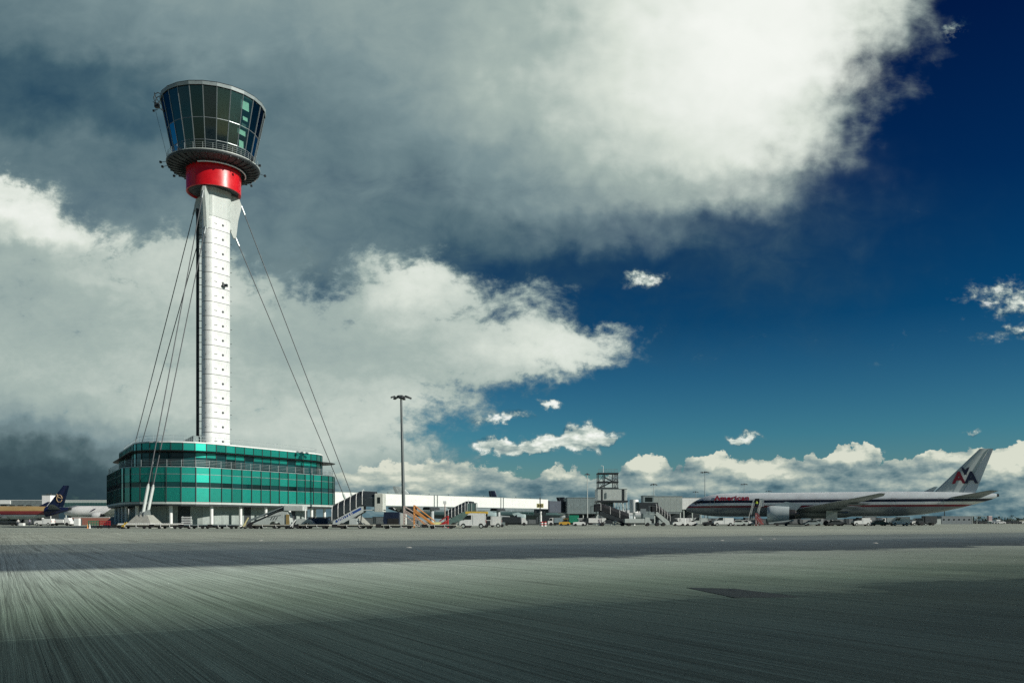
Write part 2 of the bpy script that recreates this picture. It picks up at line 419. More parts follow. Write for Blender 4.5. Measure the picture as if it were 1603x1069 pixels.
def glass_teal(name, col, rough=.12, rnd=.18):
    b = NB(name); p = b.b
    oi = b.n('ShaderNodeObjectInfo').outputs['Random']
    g = b.n('ShaderNodeTexCoord').outputs['Object']
    f = b.noise(g, .5, 3, .5)
    v = b.math('MULTIPLY', b.mapr(oi, 0, 1, 1-rnd, 1+rnd), b.mapr(f, .3, .7, .88, 1.1))
    c = b.n('ShaderNodeVectorMath', operation='SCALE'); c.inputs[0].default_value = col; b.l(v, c.inputs['Scale'])
    b.l(c.outputs[0], p.inputs['Base Color']); p.inputs['Roughness'].default_value = rough
    p.inputs['Specular IOR Level'].default_value = .5
    return b.m
teal = glass_teal('teal_fritted_glass', (.012, .29, .225), .40, .28)
teal.node_tree.nodes['Principled BSDF'].inputs['Metallic'].default_value = .8
teal.node_tree.nodes['Principled BSDF'].inputs['Coat Weight'].default_value = .5
teal.node_tree.nodes['Principled BSDF'].inputs['Coat Roughness'].default_value = .04
tealdark = glass_teal('teal_vision_glass', (.003, .030, .032), .05, .7)
def cab_glass(nm='tinted_control_room_glass', TR=(.055, .11, .12, 1)):
    b = NB(nm); t = b.t
    out = t.nodes['Material Output']; t.nodes.remove(b.b)
    tr = b.n('ShaderNodeBsdfTransparent'); tr.inputs[0].default_value = TR
    gl = b.n('ShaderNodeBsdfGlossy'); gl.inputs['Roughness'].default_value = .03; gl.inputs['Color'].default_value = (.8, .9, .9, 1)
    lw = b.n('ShaderNodeLayerWeight'); lw.inputs['Blend'].default_value = .12
    f = b.mapr(lw.outputs['Fresnel'], 0, 1, .09, .45)
    mx = b.n('ShaderNodeMixShader'); b.l(f, mx.inputs[0]); b.l(tr.outputs[0], mx.inputs[1]); b.l(gl.outputs[0], mx.inputs[2])
    b.l(mx.outputs[0], out.inputs['Surface']); return b.m
cabglass = cab_glass(); paleglass = cab_glass('pale_reflection_glass', (.42, .62, .54, 1))  # paler glass puts one facet's bright reflection into the colour

# ------------------------------------------------------------------ ground
GA = radians(31); ga = Vector((cos(GA), sin(GA), 0)); gn = Vector((-sin(GA), cos(GA), 0))
def paving(name, col, col2, groove=.5, rough=.8, scuff=.3, rows=False):
    """brushed concrete: fine ridges run along one slab direction; colour, grain and wear, plus painted shade in the rows variant"""
    b = NB(name); p = b.b
    pos = b.n('ShaderNodeNewGeometry').outputs['Position']
    mp = b.n('ShaderNodeMapping', vector_type='POINT'); mp.inputs['Rotation'].default_value = (0, 0, -GA); b.l(pos, mp.inputs[0])
    R = mp.outputs[0]
    wn = b.n('ShaderNodeTexNoise'); wn.inputs['Scale'].default_value = .5; wn.inputs['Detail'].default_value = 2; b.l(R, wn.inputs['Vector'])
    wb = b.n('ShaderNodeVectorMath', operation='MULTIPLY_ADD'); b.l(wn.outputs['Color'], wb.inputs[0]); wb.inputs[1].default_value = (.035, 0, 0); b.l(R, wb.inputs[2])
    def st(sx, sy, detail, rough_):
        m = b.n('ShaderNodeMapping'); m.inputs['Scale'].default_value = (sx, sy, 1); b.l(wb.outputs[0], m.inputs[0])
        return b.noise(m.outputs[0], 1, detail, rough_)
    g1 = st(48, .30, 2, .6); g2 = st(13, .07, 3, .8); g3 = st(1.3, .05, 2, .6)
    def thin(sx, sy, wid):
        m = b.n('ShaderNodeMapping'); m.inputs['Scale'].default_value = (sx, sy, 1); m.inputs['Location'].default_value = (sx, 3, 0); b.l(wb.outputs[0], m.inputs[0])
        return b.mapr(b.math('ABSOLUTE', b.math('SUBTRACT', b.noise(m.outputs[0], 1, 1, .5), .5)), 0, wid, .66, 1)
    tl = b.math('MULTIPLY', thin(3.2, .022, .022), thin(9, .05, .035))
    s1 = b.noise(R, .35, 6, .65); s2 = b.noise(R, 34, 4, .85); s3 = b.noise(R, .07, 4, .6)
    lines = b.math('ADD', b.math('MULTIPLY', b.math('SUBTRACT', g1, .5), 1.5), b.math('ADD', b.math('MULTIPLY', b.math('SUBTRACT', g2, .5), 1.15), b.math('MULTIPLY', b.math('SUBTRACT', g3, .5), .45)))
    blot = b.math('ADD', b.math('MULTIPLY', b.math('SUBTRACT', s1, .5), 1.0), b.math('ADD', b.math('MULTIPLY', b.math('SUBTRACT', s2, .5), 2.6), b.math('MULTIPLY', b.math('SUBTRACT', s3, .5), 1.2)))
    v = b.math('ADD', 1.0, b.math('ADD', b.math('MULTIPLY', lines, groove*1.7), b.math('MULTIPLY', blot, scuff*2.0)))
    v = b.math('MULTIPLY', tl, b.math('MINIMUM', b.math('MAXIMUM', v, .3), 1.9))
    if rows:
        # weathered row tones, with soft cloud shade and side dimming painted into the colour
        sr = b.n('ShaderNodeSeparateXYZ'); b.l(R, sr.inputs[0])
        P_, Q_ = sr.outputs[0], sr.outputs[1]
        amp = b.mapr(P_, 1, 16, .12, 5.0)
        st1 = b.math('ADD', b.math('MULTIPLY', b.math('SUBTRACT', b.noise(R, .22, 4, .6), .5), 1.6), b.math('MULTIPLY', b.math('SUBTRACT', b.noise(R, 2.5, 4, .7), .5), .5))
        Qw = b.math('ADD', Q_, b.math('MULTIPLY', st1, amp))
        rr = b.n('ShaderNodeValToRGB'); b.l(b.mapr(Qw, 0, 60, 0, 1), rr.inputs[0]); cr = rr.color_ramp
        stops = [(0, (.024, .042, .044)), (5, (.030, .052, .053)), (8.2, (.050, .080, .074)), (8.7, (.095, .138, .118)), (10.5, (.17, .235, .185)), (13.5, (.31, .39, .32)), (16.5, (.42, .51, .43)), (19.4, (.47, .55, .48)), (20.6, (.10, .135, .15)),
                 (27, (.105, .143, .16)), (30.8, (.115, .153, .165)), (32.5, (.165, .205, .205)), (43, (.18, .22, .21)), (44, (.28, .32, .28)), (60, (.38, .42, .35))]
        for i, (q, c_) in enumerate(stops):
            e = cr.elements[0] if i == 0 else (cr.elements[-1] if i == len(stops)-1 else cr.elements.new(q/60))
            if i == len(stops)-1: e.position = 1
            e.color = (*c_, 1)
        dim = b.mapr(b.math('ADD', P_, b.math('MULTIPLY', st1, 6)), 4, 26, 1.0, .50)  # dimming to the right is shade put into the colour
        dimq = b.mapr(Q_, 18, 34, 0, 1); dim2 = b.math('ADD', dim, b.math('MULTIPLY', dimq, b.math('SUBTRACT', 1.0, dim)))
        lft = b.mapr(b.math('ADD', P_, b.math('MULTIPLY', st1, 2)), -.2, 1.2, .84, 1.0)  # painted shade along the left side
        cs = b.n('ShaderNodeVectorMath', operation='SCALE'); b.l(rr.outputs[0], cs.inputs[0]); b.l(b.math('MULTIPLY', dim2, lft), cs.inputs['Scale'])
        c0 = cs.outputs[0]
    else: c0 = b.mix(b.mapr(s1, .35, .7, 0, 1), col, col2)
    c = b.n('ShaderNodeVectorMath', operation='SCALE'); b.l(c0, c.inputs[0]); b.l(v, c.inputs['Scale'])
    b.l(c.outputs[0], p.inputs['Base Color'])
    p.inputs['Roughness'].default_value = .95; p.inputs['Specular IOR Level'].default_value = .08
    bp = b.n('ShaderNodeBump'); bp.inputs['Strength'].default_value = .55; bp.inputs['Distance'].default_value = .012
    b.l(b.math('ADD', b.math('ADD', g1, b.math('MULTIPLY', g2, 1.4)), b.math('MULTIPLY', s2, .5)), bp.inputs['Height']); b.l(bp.outputs[0], p.inputs['Normal'])
    return b.m
P_slab = paving('weathered_shaded_concrete', None, None, .5, .8, .22, True)
P_dark2 = paving('darker_weathered_concrete', (.040, .052, .056), (.034, .046, .048), .45)
P_far = paving('far_apron_concrete', (.38, .42, .35), (.28, .325, .28), .18, .8, .3)
g = MB()
g.box(-4000, 4000, -300, 9000, -.5, -.012)
ground = g.build('ground', P_far); tag(ground, kind='structure')
pe = [.3+9*k for k in range(-3, 12)]; qe = [-3.2, 8.4, 20, 31.6, 43.2, 54.8, 70, 90]
slabmesh = {}
def slab(m, dp, dq):
    k = (m.name, round(dp, 2), round(dq, 2))
    if k not in slabmesh:
        e = .0004
        slabmesh[k] = MB().bevbox(-dp/2+e, dp/2-e, -dq/2+.005, dq/2-.005, -.10, 0, .002).mesh('concrete_slab', m)
    return slabmesh[k]
for j in range(len(qe)-1):
    for i in range(len(pe)-1):
        pc = (pe[i]+pe[i+1])/2; qc = (qe[j]+qe[j+1])/2
        c = ga*pc+gn*qc
        if c.y < -8: continue
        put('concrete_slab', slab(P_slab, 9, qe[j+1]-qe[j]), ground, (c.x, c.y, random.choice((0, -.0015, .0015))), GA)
# repair patch near the joint crossing
pp = [(1075, 920), (1150, 921.5), (1252, 934.5), (1150, 935.5)]
poly = []
for (x, y) in pp:
    Y = F/(y-HZ); poly.append((at(x, Y), Y))
MB().zprism(poly, -.02, .007).build('repair_patch', P_dark2, ground)

# ------------------------------------------------------------------ control tower
TX, TY = -58.35, 168.0
tower = thing('control_tower', 'tall white airport control tower with red collar and dark glass cab, held by cables', 'control tower', (TX, TY, 0))
def rtri(e, rc, a0, n_arc, n_flat, skip=0):
    """rounded triangle, corners at a0, a0+120, a0+240 degrees; counter clockwise points"""
    pts = []
    for k in range(3):
        th = radians(a0+120*k); cx, cy = 2*e*cos(th), 2*e*sin(th)
        for i in range(n_arc+1):
            t = th-radians(60)+radians(120)*i/n_arc
            pts.append((cx+rc*cos(t), cy+rc*sin(t)))
        p0 = pts[-1]; th2 = radians(a0+120*(k+1)); c2 = (2*e*cos(th2), 2*e*sin(th2)); t2 = th2-radians(60)
        p1 = (c2[0]+rc*cos(t2), c2[1]+rc*sin(t2))
        for i in range(1, n_flat): pts.append((p0[0]+(p1[0]-p0[0])*i/n_flat, p0[1]+(p1[1]-p0[1])*i/n_flat))
    return pts
# shaft: flat of the rounded triangle looks at the camera and slightly to the right
SA = 150-8
sh = rtri(.80, 1.42, SA-120, 12, 1)
SEG = (60.2-15.4)/16
m = MB(); m.zprism(sh, .05, SEG-.05)
seg_me = m.mesh('shaft_segment', shaftm, True)
fa = radians(SA-120-60)          # normal of the flat that faces the camera
fn = Vector((cos(fa), sin(fa), 0)); ft = Vector((-fn.y, fn.x, 0))
dflat = .80+1.42
hole = MB(); c0 = fn*dflat+ft*.55+Vector((0,0,SEG*.42)); hole.bar(c0-fn*.3, c0+fn*.04, .24, 12); 
hole_me = hole.mesh('porthole', dark)
hk = MB(); c1 = fn*(dflat+.02)+ft*(-1.0)+Vector((0,0,SEG*.42)); hk.path([c1-ft*.35, c1+ft*.15, c1+ft*.15+fn*.25], .05, 5)
hk_me = hk.mesh('cladding_bracket', dark)
br_me = []
for sgn in (1, -1):
    hb = MB(); a_ = fa+sgn*radians(60); dd = Vector((cos(a_), sin(a_), 0)); cc = dd*(2*.8+1.38)
    hb.bar(cc+Vector((0,0,SEG*.35)), cc+dd*.4+Vector((0,0,SEG*.35)), .05, 5); br_me.append(hb.mesh('side_bracket', dark))
for k in range(16):
    s_ = put('shaft_segment', seg_me, tower, (0, 0, 15.4+SEG*k))
    put('porthole', hole_me, s_); put('cladding_bracket', hk_me, s_)
    for b_ in br_me: put('side_bracket', b_, s_)
MB().zprism(rtri(.78, 1.36, SA-120, 10, 1), 0, 62).build('shaft_core', dark, tower)
cb_ = MB(); c0 = fn*(dflat+.15)+ft*.55+Vector((0,0,15.4+SEG*11.25))
cb_.bar(c0-fn*.2, c0+fn*.35, .3, 8); cb_.box(-.35, .35, -.2, .3, -.25, .25, Matrix.Translation(c0+fn*.4+ft*.25))
cb_.build('camera_housing', dark, tower)
# riser ladder on the shaded side
rs_ = MB(); rd = Vector((-.90, -.10, 0)).normalized(); rt = Vector((-rd.y, rd.x, 0))
for s1 in (-.35, .35):
    rs_.bar(rd*3.15+rt*s1+Vector((0,0,14)), rd*3.15+rt*s1+Vector((0,0,62)), .12, 6)
rs_.box(-.22, .22, -.34, .34, 14, 62, Matrix.Translation(rd*3.05) @ Matrix.Rotation(atan2(rd.y, rd.x), 4, 'Z'))
for k in range(34): 
    z = 15+k*1.4; rs_.bar(rd*2.2+Vector((0,0,z)), rd*3.2+Vector((0,0,z)), .06, 5)
rs_.build('riser', dark, tower)

# head of the shaft with three fins towards the anchors
anch = [30, 150, 268]
head = MB()
h0 = rtri(.80, 1.52, SA-120, 8, 1); h1 = rtri(.84, 1.62, SA-120, 8, 1)
head.loft([[Vector((x, y, z)) for x, y in P] for P, z in ((h0, 59.9), (h0, 61.5), (h1, 66.2))])
head.build('shaft_head', palegrey, tower)
for a in anch:
    fm = MB(); rr = Matrix.Rotation(radians(a), 4, 'Z')
    poly = [(1.9, 65.6), (4.8, 64.9), (5.3, 63.6), (4.6, 60.5), (4.2, 57.0), (3.7, 57.0), (2.3, 60.2)]
    fm.prism(poly, -.28, .28); fm.v = [tuple(rr @ Vector(v)) for v in fm.v]
    fm.build('cable_fin', palegrey, tower)
for a in anch:
    d = Vector((cos(radians(a)), sin(radians(a)), 0))
    for (rt_, zt, rb) in ((5.25, 63.7, 30.0), (4.1, 57.3, 28.4)):
        p0 = d*rt_+Vector((0,0,zt)); p1 = d*rb+Vector((0,0,2.0))
        v = (p1-p0).normalized()
        c_ = MB().bar(p0, p1, .085, 7); cb = c_.build('stay_cable', cablem, tower)
        s_ = MB(); s_.bar(p0, p0+v*1.8, .17, 8); s_.build('cable_socket', steel, cb)
        s_ = MB(); s_.bar(p1-v*5.0, p1-v*.1, .27, 10, .27); s_.bar(p1-v*5.6, p1-v*5.0, .12, 10, .27); s_.build('cable_socket', palegrey, cb)
    rr = Matrix.Rotation(radians(a), 4, 'Z'); ab = MB()
    ab.loft([[rr @ Vector(p) for p in ((29.2-w1, -w1*.9, z), (29.2+w1, -w1*.9, z), (29.2+w1, w1*.9, z), (29.2-w1, w1*.9, z))] for w1, z in ((2.3, 0), (2.3, .5), (1.0, 2.1))])
    ab.build('anchor_block', concrete, tower)
    gp = MB()
    for s1 in (-.32, .32):
        gp.prism([(27.6, 1.4), (30.6, 1.4), (30.2, 2.6), (28.2, 3.0)], s1-.06, s1+.06)
    gp.v = [tuple(rr @ Vector(v)) for v in gp.v]; gp.build('anchor_plate', steel, tower)

# red collar, deck, cab
col = MB().lathe([(4.6, 65.3), (4.9, 65.0), (5.1, 65.05), (5.12, 69.35), (4.9, 69.4)], 64).build('collar', red, tower, True)
MB().lathe([(0, 65.45), (4.8, 65.35)], 48).build('collar_soffit', dark, tower)
MB().lathe([(4.9, 69.35), (7.0, 69.45), (8.35, 69.75), (8.62, 69.95), (8.66, 70.15), (8.66, 70.36), (8.5, 70.4), (0, 70.4)], 72).build('gallery_deck', dark, tower)
MB().lathe([(8.67, 70.20), (8.72, 70.20), (8.72, 70.36), (8.67, 70.36)], 72).build('deck_edge_trim', palegrey, tower)
for k in range(36):
    a = 2*pi*k/36; d = Vector((cos(a), sin(a), 0)); t = Vector((-sin(a), cos(a), 0)); r = MB()
    r.add([d*5.2+t*.04+Vector((0,0,69.0)), d*8.5+t*.04+Vector((0,0,69.6)), d*8.5+t*.04+Vector((0,0,69.85)), d*5.2+t*.04+Vector((0,0,69.5)),
           d*5.2-t*.04+Vector((0,0,69.0)), d*8.5-t*.04+Vector((0,0,69.6)), d*8.5-t*.04+Vector((0,0,69.85)), d*5.2-t*.04+Vector((0,0,69.5))],
          [(0,1,2,3),(7,6,5,4),(0,4,5,1),(1,5,6,2),(2,6,7,3),(3,7,4,0)])
    r.build('deck_rib', dark, tower)
tr = MB(); R0 = 5.95
for k in range(60):
    a = radians(-100+k*130/60); a2 = radians(-100+(k+1)*130/60)
    tr.bar((R0*cos(a), R0*sin(a), 69.05), (R0*cos(a2), R0*sin(a2), 69.05), .13, 6)
tr.build('service_pipe', white, tower)
# railing on the deck
rl = MB(); n = 60
for k in range(n):
    a = 2*pi*k/n; a2 = 2*pi*(k+1)/n
    p = Vector((8.5*cos(a), 8.5*sin(a), 70.4)); q = Vector((8.5*cos(a2), 8.5*sin(a2), 70.4))
    if k % 2 == 0: rl.bar(p, p+Vector((p.x*.012, p.y*.012, 1.15)), .035, 5)
    for h in (.4, .75, 1.12): rl.bar(p+Vector((0,0,h)), q+Vector((0,0,h)), .025, 5)
rl.build('railing', grey, tower)
for a in (100, 160, 187, 200, 250, 335, 350, 20, 60):
    a = radians(a); d = Vector((cos(a), sin(a), 0)); f_ = MB()
    f_.bar(d*8.6+Vector((0,0,70.2)), d*9.6+Vector((0,0,69.9)), .05, 5); f_.box(-.18, .18, -.2, .2, -.15, .2, Matrix.Translation(d*9.65+Vector((0,0,69.9))))
    f_.build('floodlight', dark, tower)

NF = 24; A0 = radians(-97.5)
def rc_(z): return 7.25+(z-70.4)*(9.6-7.25)/(81.7-70.4)
def cp(k, z, dr=0.0):
    a = A0+2*pi*k/NF; r = rc_(z)+dr; return Vector((r*cos(a), r*sin(a), z))
lev = [70.45, 72.4, 76.2, 81.55]
for k in range(NF):
    for z0, z1 in zip(lev, lev[1:]):
        A, B, Cc, Dd = cp(k, z0+.05), cp(k+1, z0+.05), cp(k+1, z1-.05), cp(k, z1-.05)
        u = (B-A).normalized()*.07
        pm = MB().add([A+u, B-u, Cc-u, Dd+u], [(0,1,2,3)])
        gp1 = pm.build('glass_pane', paleglass if k == 4 else cabglass, tower)
        if k == 4: gp1['label'] = 'cab pane of paler green glass standing in for a bright reflection'
    mu = MB().bar(cp(k, 70.4, .04), cp(k, 81.7, .04), .085, 4); mu.build('mullion', steel, tower)
for z in lev[1:3]:
    t_ = MB()
    for k in range(NF): t_.bar(cp(k, z, .02), cp(k+1, z, .02), .06, 4)
    t_.build('transom', steel, tower)
rf = MB().lathe([(9.62, 81.6), (9.72, 81.6), (9.80, 82.25), (9.85, 82.3), (9.7, 82.42), (0, 82.8)], NF, a0=A0).build('cab_roof', dark, tower)
MB().lathe([(9.74, 81.62), (9.79, 81.62), (9.87, 82.20), (9.82, 82.20)], NF, a0=A0).build('roof_fascia', grey, tower)
# interior seen through the glass
MB().lathe([(9.5, 81.5), (9.4, 81.35), (0, 81.3)], 24).build('cab_ceiling', mat('cab_ceiling_panel', (.12, .14, .14), .7), tower)
MB().lathe([(0, 76.1), (8.2, 76.1), (8.2, 76.3), (0, 76.3)], 24).build('cab_floor', mat('cab_floor_slab', (.06, .075, .08), .7), tower)
MB().lathe([(0, 72.2), (7.4, 72.2), (7.4, 72.45), (0, 72.45)], 24).build('lower_floor', mat('cab_floor_slab', (.06, .075, .08), .7), tower)
MB().lathe([(2.1, 70.4), (2.1, 81.3)], 16).build('stair_core', mat('stair_core_panel', (.10, .12, .12), .7), tower)
for k in range(12):
    a = A0+2*pi*(k+.5)/12; dm = MB(); M_ = Matrix.Rotation(a, 4, 'Z')
    dm.box(6.9, 7.9, -1.3, 1.3, 76.3, 77.1, M_); dm.box(7.2, 7.3, -1.0, -.2, 77.15, 77.65, M_); dm.box(7.2, 7.3, .2, 1.0, 77.15, 77.65, M_)
    dm.build('controller_desk', mat('desk_grey', (.12, .14, .15), .5), tower)
for (z0, z1, w_) in ((79.4, 81.3, .55), (77.6, 78.3, .3), (74.9, 75.9, .5), (72.7, 74.0, .35)):
    M_ = Matrix.Rotation(radians(-30), 4, 'Z'); bl = MB(); bl.box(rc_(z0)-.55, rc_(z0)-.5, -1.05 if w_ > .4 else -.2, .95, z0, z1, M_)
    bl.build('window_blind', mat('blind_fabric', (.75, .82, .78), .6), tower)
M_ = Matrix.Rotation(radians(-30), 4, 'Z')
MB().box(5.0, 5.1, -1.6, 1.3, 72.5, 81.0, M_).build('back_partition', mat('partition_green_grey', (.22, .30, .27), .6), tower)
# gantry and aerials on the far left of the roof
gt = MB()
for a in (172, 180, 188, 196):
    a_ = radians(a); d = Vector((cos(a_), sin(a_), 0))
    P = [d*9.2+Vector((0,0,82.4)), d*9.6+Vector((0,0,83.3)), d*10.2+Vector((0,0,83.5)), d*10.75+Vector((0,0,83.1)), d*10.9+Vector((0,0,82.2))]
    gt.path(P, .09, 6)
for rr_, zz in ((9.6, 83.3), (10.75, 83.1), (10.9, 82.2)):
    gt.path([Vector((rr_*cos(radians(a)), rr_*sin(radians(a)), zz)) for a in (170, 178, 186, 194, 200)], .07, 5)
d = Vector((cos(radians(186)), sin(radians(186)), 0))
gt.box(-.5, .3, -.4, .4, -.3, .5, Matrix.Translation(d*10.6+Vector((0,0,81.7))))
gt.bar(d*10.6+Vector((0,0,81.0)), d*11.3+Vector((0,0,80.9)), .07); gt.box(-.15,.15,-.15,.15,-.2,.15, Matrix.Translation(d*11.35+Vector((0,0,80.8))))
gt.bar(d*10.6+Vector((0,0,82.3)), d*11.5+Vector((0,0,82.5)), .06)
gt.build('cleaning_gantry', dark, tower)
lw_ = MB(); lw_.bar(d*11.0+Vector((0,0,80.9)), d*8.7+Vector((0,0,71.5)), .03, 4); lw_.build('downlead', cablem, tower)

# ------------------------------------------------------------------ building round the foot of the tower
BX, BY = -59.0, 168.0
bld = thing('tower_base_building', 'rounded teal glass building on white columns around the foot of the control tower', 'building', (BX, BY, 0))
NA, NFL = 9, 11
def ring_of(e, rc): return rtri(e, rc, 30, NA, NFL)     # corners at 30, 150, 270 degrees
lo = ring_of(7.2, 10.0); up_ = ring_of(6.8, 8.3)
NP = len(lo)
vis = []
for i in range(NP):
    a, b_ = lo[i], lo[(i+1) % NP]; mx, my = (a[0]+b_[0])/2, (a[1]+b_[1])/2
    nx, ny = b_[1]-a[1], -(b_[0]-a[0]); wx, wy = BX+mx, BY+my
    vis.append(nx*(-wx)+ny*(-wy) > -.12*hypot(nx, ny)*hypot(wx, wy))
pane_cache = {}
def pane(ring, i, z0, z1, m, parent, name='glass_pane', th=.06, gap=.05, inset=0.0):
    a, b_ = Vector((*ring[i], 0)), Vector((*ring[(i+1) % NP], 0))
    w_ = (b_-a).length-2*gap; k = (round(w_, 2), round(z1-z0, 2), m.name, name, inset)
    if k not in pane_cache:
        pane_cache[k] = MB().box(-w_/2, w_/2, -th, 0, 0, z1-z0).mesh(name, m)
    c = (a+b_)/2; t = (b_-a).normalized(); n_ = Vector((t.y, -t.x, 0))
    c = c-n_*inset
    # local -y must look outwards, so the slab (from -th to 0) is proud of the line
    return put(name, pane_cache[k], parent, (c.x, c.y, z0), atan2(t.y, t.x))
back = MB()
for i in range(NP):
    j = (i+1) % NP; a, b_ = lo[i], lo[j]; c, d_ = up_[i], up_[j]
    if vis[i]:
        pane(lo, i, 4.40, 6.78, teal, bld); pane(lo, i, 6.84, 7.62, tealdark, bld)
        pane(lo, i, 7.68, 9.00, teal, bld); pane(lo, i, 9.06, 10.15, teal, bld)
        pane(lo, i, 3.98, 4.34, palegrey, bld, 'sill_panel', .12, .01)
        for z in (6.81, 9.03): pane(lo, i, z-.035, z+.035, steel, bld, 'transom', .11, .04)
        pane(up_, i, 10.45, 12.0, tealdark, bld); pane(up_, i, 12.05, 12.85, teal if random.random() < .4 else tealdark, bld)
        pane(up_, i, 13.25, 14.45, teal, bld)
        fm = MB(); t = (Vector((*b_, 0))-Vector((*a, 0))).normalized(); n_ = Vector((t.y, -t.x, 0)); p = Vector((*a, 0))
        M_ = Matrix.Translation(p) @ Matrix.Rotation(atan2(t.y, t.x), 4, 'Z')
        fm.box(-.06, .06, -.20, .02, 4.36, 10.2, M_); fm.build('facade_fin', dark, bld)
        fm = MB(); p = Vector((*c, 0)); M_ = Matrix.Translation(p) @ Matrix.Rotation(atan2(t.y, t.x), 4, 'Z')
        fm.box(-.05, .05, -.15, .02, 10.4, 14.5, M_); fm.build('facade_fin', dark, bld)
    else:
        for (P, z0, z1) in ((lo, 4.0, 10.2), (up_, 10.4, 14.5)):
            q0, q1 = P[i], P[j]
            back.add([(q0[0], q0[1], z0), (q1[0], q1[1], z0), (q1[0], q1[1], z1), (q0[0], q0[1], z1)], [(0,1,2,3)])
tag(back.build('rear_glazing', teal, bld), kind='stuff')
def off(P, s): return [(x*s, y*s) for x, y in P]
MB().zprism(off(lo, .996), 3.7, 4.36).build('lower_floor_slab', dark, bld)
MB().zprism(off(lo, 1.004), 10.18, 10.32).build('balcony_deck', steel, bld)
MB().zprism(off(lo, .985), 4.36, 10.17).build('inner_wall', dark, bld)
MB().zprism(off(up_, .985), 10.32, 14.5).build('inner_wall', dark, bld)
MB().zprism(off(up_, 1.008), 14.5, 14.72).build('roof', mat('roof_edge_white', (.72, .74, .72), .5), bld)
can = rtri(8.7, 7.35, 30, NA, NFL)
cm_ = MB(); cm_.loft([[Vector((x*s, y*s, z)) for x, y in can] for s, z in ((.86, 12.86), (1.0, 12.92), (1.004, 13.0), (.86, 13.25))]); cm_.build('canopy', dark, bld)
# rails
def rail(P, z, hs, postgap, r=.03):
    R = MB(); n = len(P)
    for i in range(n):
        p = Vector((*P[i], z)); q = Vector((*P[(i+1) % n], z))
        if i % postgap == 0: R.bar(p, p+Vector((0,0,hs[-1]+.04)), r*1.2, 5)
        for h in hs: R.bar(p+Vector((0,0,h)), q+Vector((0,0,h)), r, 4)
    return R
rail(off(lo, .99), 10.32, (.35, .6, .85, 1.1), 1, .028).build('balcony_railing', steel, bld)
rail(off(up_, .95), 14.7, (.55, 1.1), 1, .022).build('roof_railing', steel, bld)
# columns and ground floor walls
cl_ = rtri(6.4, 9.6, 30, 9, 11)
for i in range(0, NP, 3):
    x, y = cl_[i]; MB().bar((x, y, 0), (x, y, 3.72), .30, 14).build('column', white, bld, True)
wl = rtri(5.2, 8.4, 30, 9, 11)
for i in range(NP):
    j = (i+1) % NP; a, b_ = Vector((*wl[i], 0)), Vector((*wl[j], 0)); t = (b_-a).normalized()
    m = wallm if (i % 7 != 3) else dark
    w_ = (b_-a).length; MM = MB()
    MM.box(-w_/2+.02, w_/2-.02, -.1, .1, 0, 3.7)
    if m is wallm and i % 2 == 0:
        MM.cur = 0; MM.box(-w_/2+.25, -w_/2+.3, -.14, -.1, 0, 2.4); MM.box(w_/2-.3, w_/2-.25, -.14, -.1, 0, 2.4); MM.box(-w_/2+.25, w_/2-.25, -.14, -.1, 2.35, 2.4)
    c = (a+b_)/2
    MM.build('ground_floor_panel', m, bld, loc=(c.x, c.y, 0), rz=atan2(t.y, t.x))
# louvred plant screen on the roof beside the shaft
sx0 = at(287, 166)-BX; sx1 = at(312, 166)-BX
scn = MB(); scn.prism([(sx0, 14.7), (sx1, 14.7), (sx1, 17.4), (sx0+.8, 16.2), (sx0, 16.0)], -5.0, -1.5)
so = scn.build('plant_screen', midgrey, bld)
for k in range(9):
    x = sx0+.2+k*(sx1-sx0-.3)/8; top = 16.1+max(0, (x-sx0-.8))*.55
    MB().box(x, x+.09, -5.09, -5.0, 14.75, top).build('louvre', steel, so)
w_ = MB(); w_.box(-.45, .45, -.08, 0, 0, 1.4); w_.build('white_notice_board', white, bld, loc=(at(187, 158)-BX+.3, -5.6+.0, 5.0), rz=radians(-62))

# inset apron lights
for k, (px, py, lab) in enumerate(((640, 857, 'tiny inset apron light in front of the lamp mast'), (1130, 846, 'tiny inset apron light in the dark slab row, left of a pair'), (1190, 843.5, 'tiny inset apron light, left one of a close pair'), (1211, 843.5, 'tiny inset apron light, right one of a close pair'), (1370, 850, 'tiny inset apron light in front of the airliner wheels'), (408, 846, 'tiny inset apron light in front of the grey stair truck'))):
    Y = F/(py-HZ); t = thing('apron_light', lab, 'ground light', (at(px, Y), Y, 0))
    MB().lathe([(0, .035), (.07, .03), (.13, .006), (.15, -.01)], 14).build('housing', mat('light_housing', (.5, .5, .45), .4, .3), t, True)
    MB().box(-.03, .03, -.075, -.055, .008, .03).build('lens', white, t)

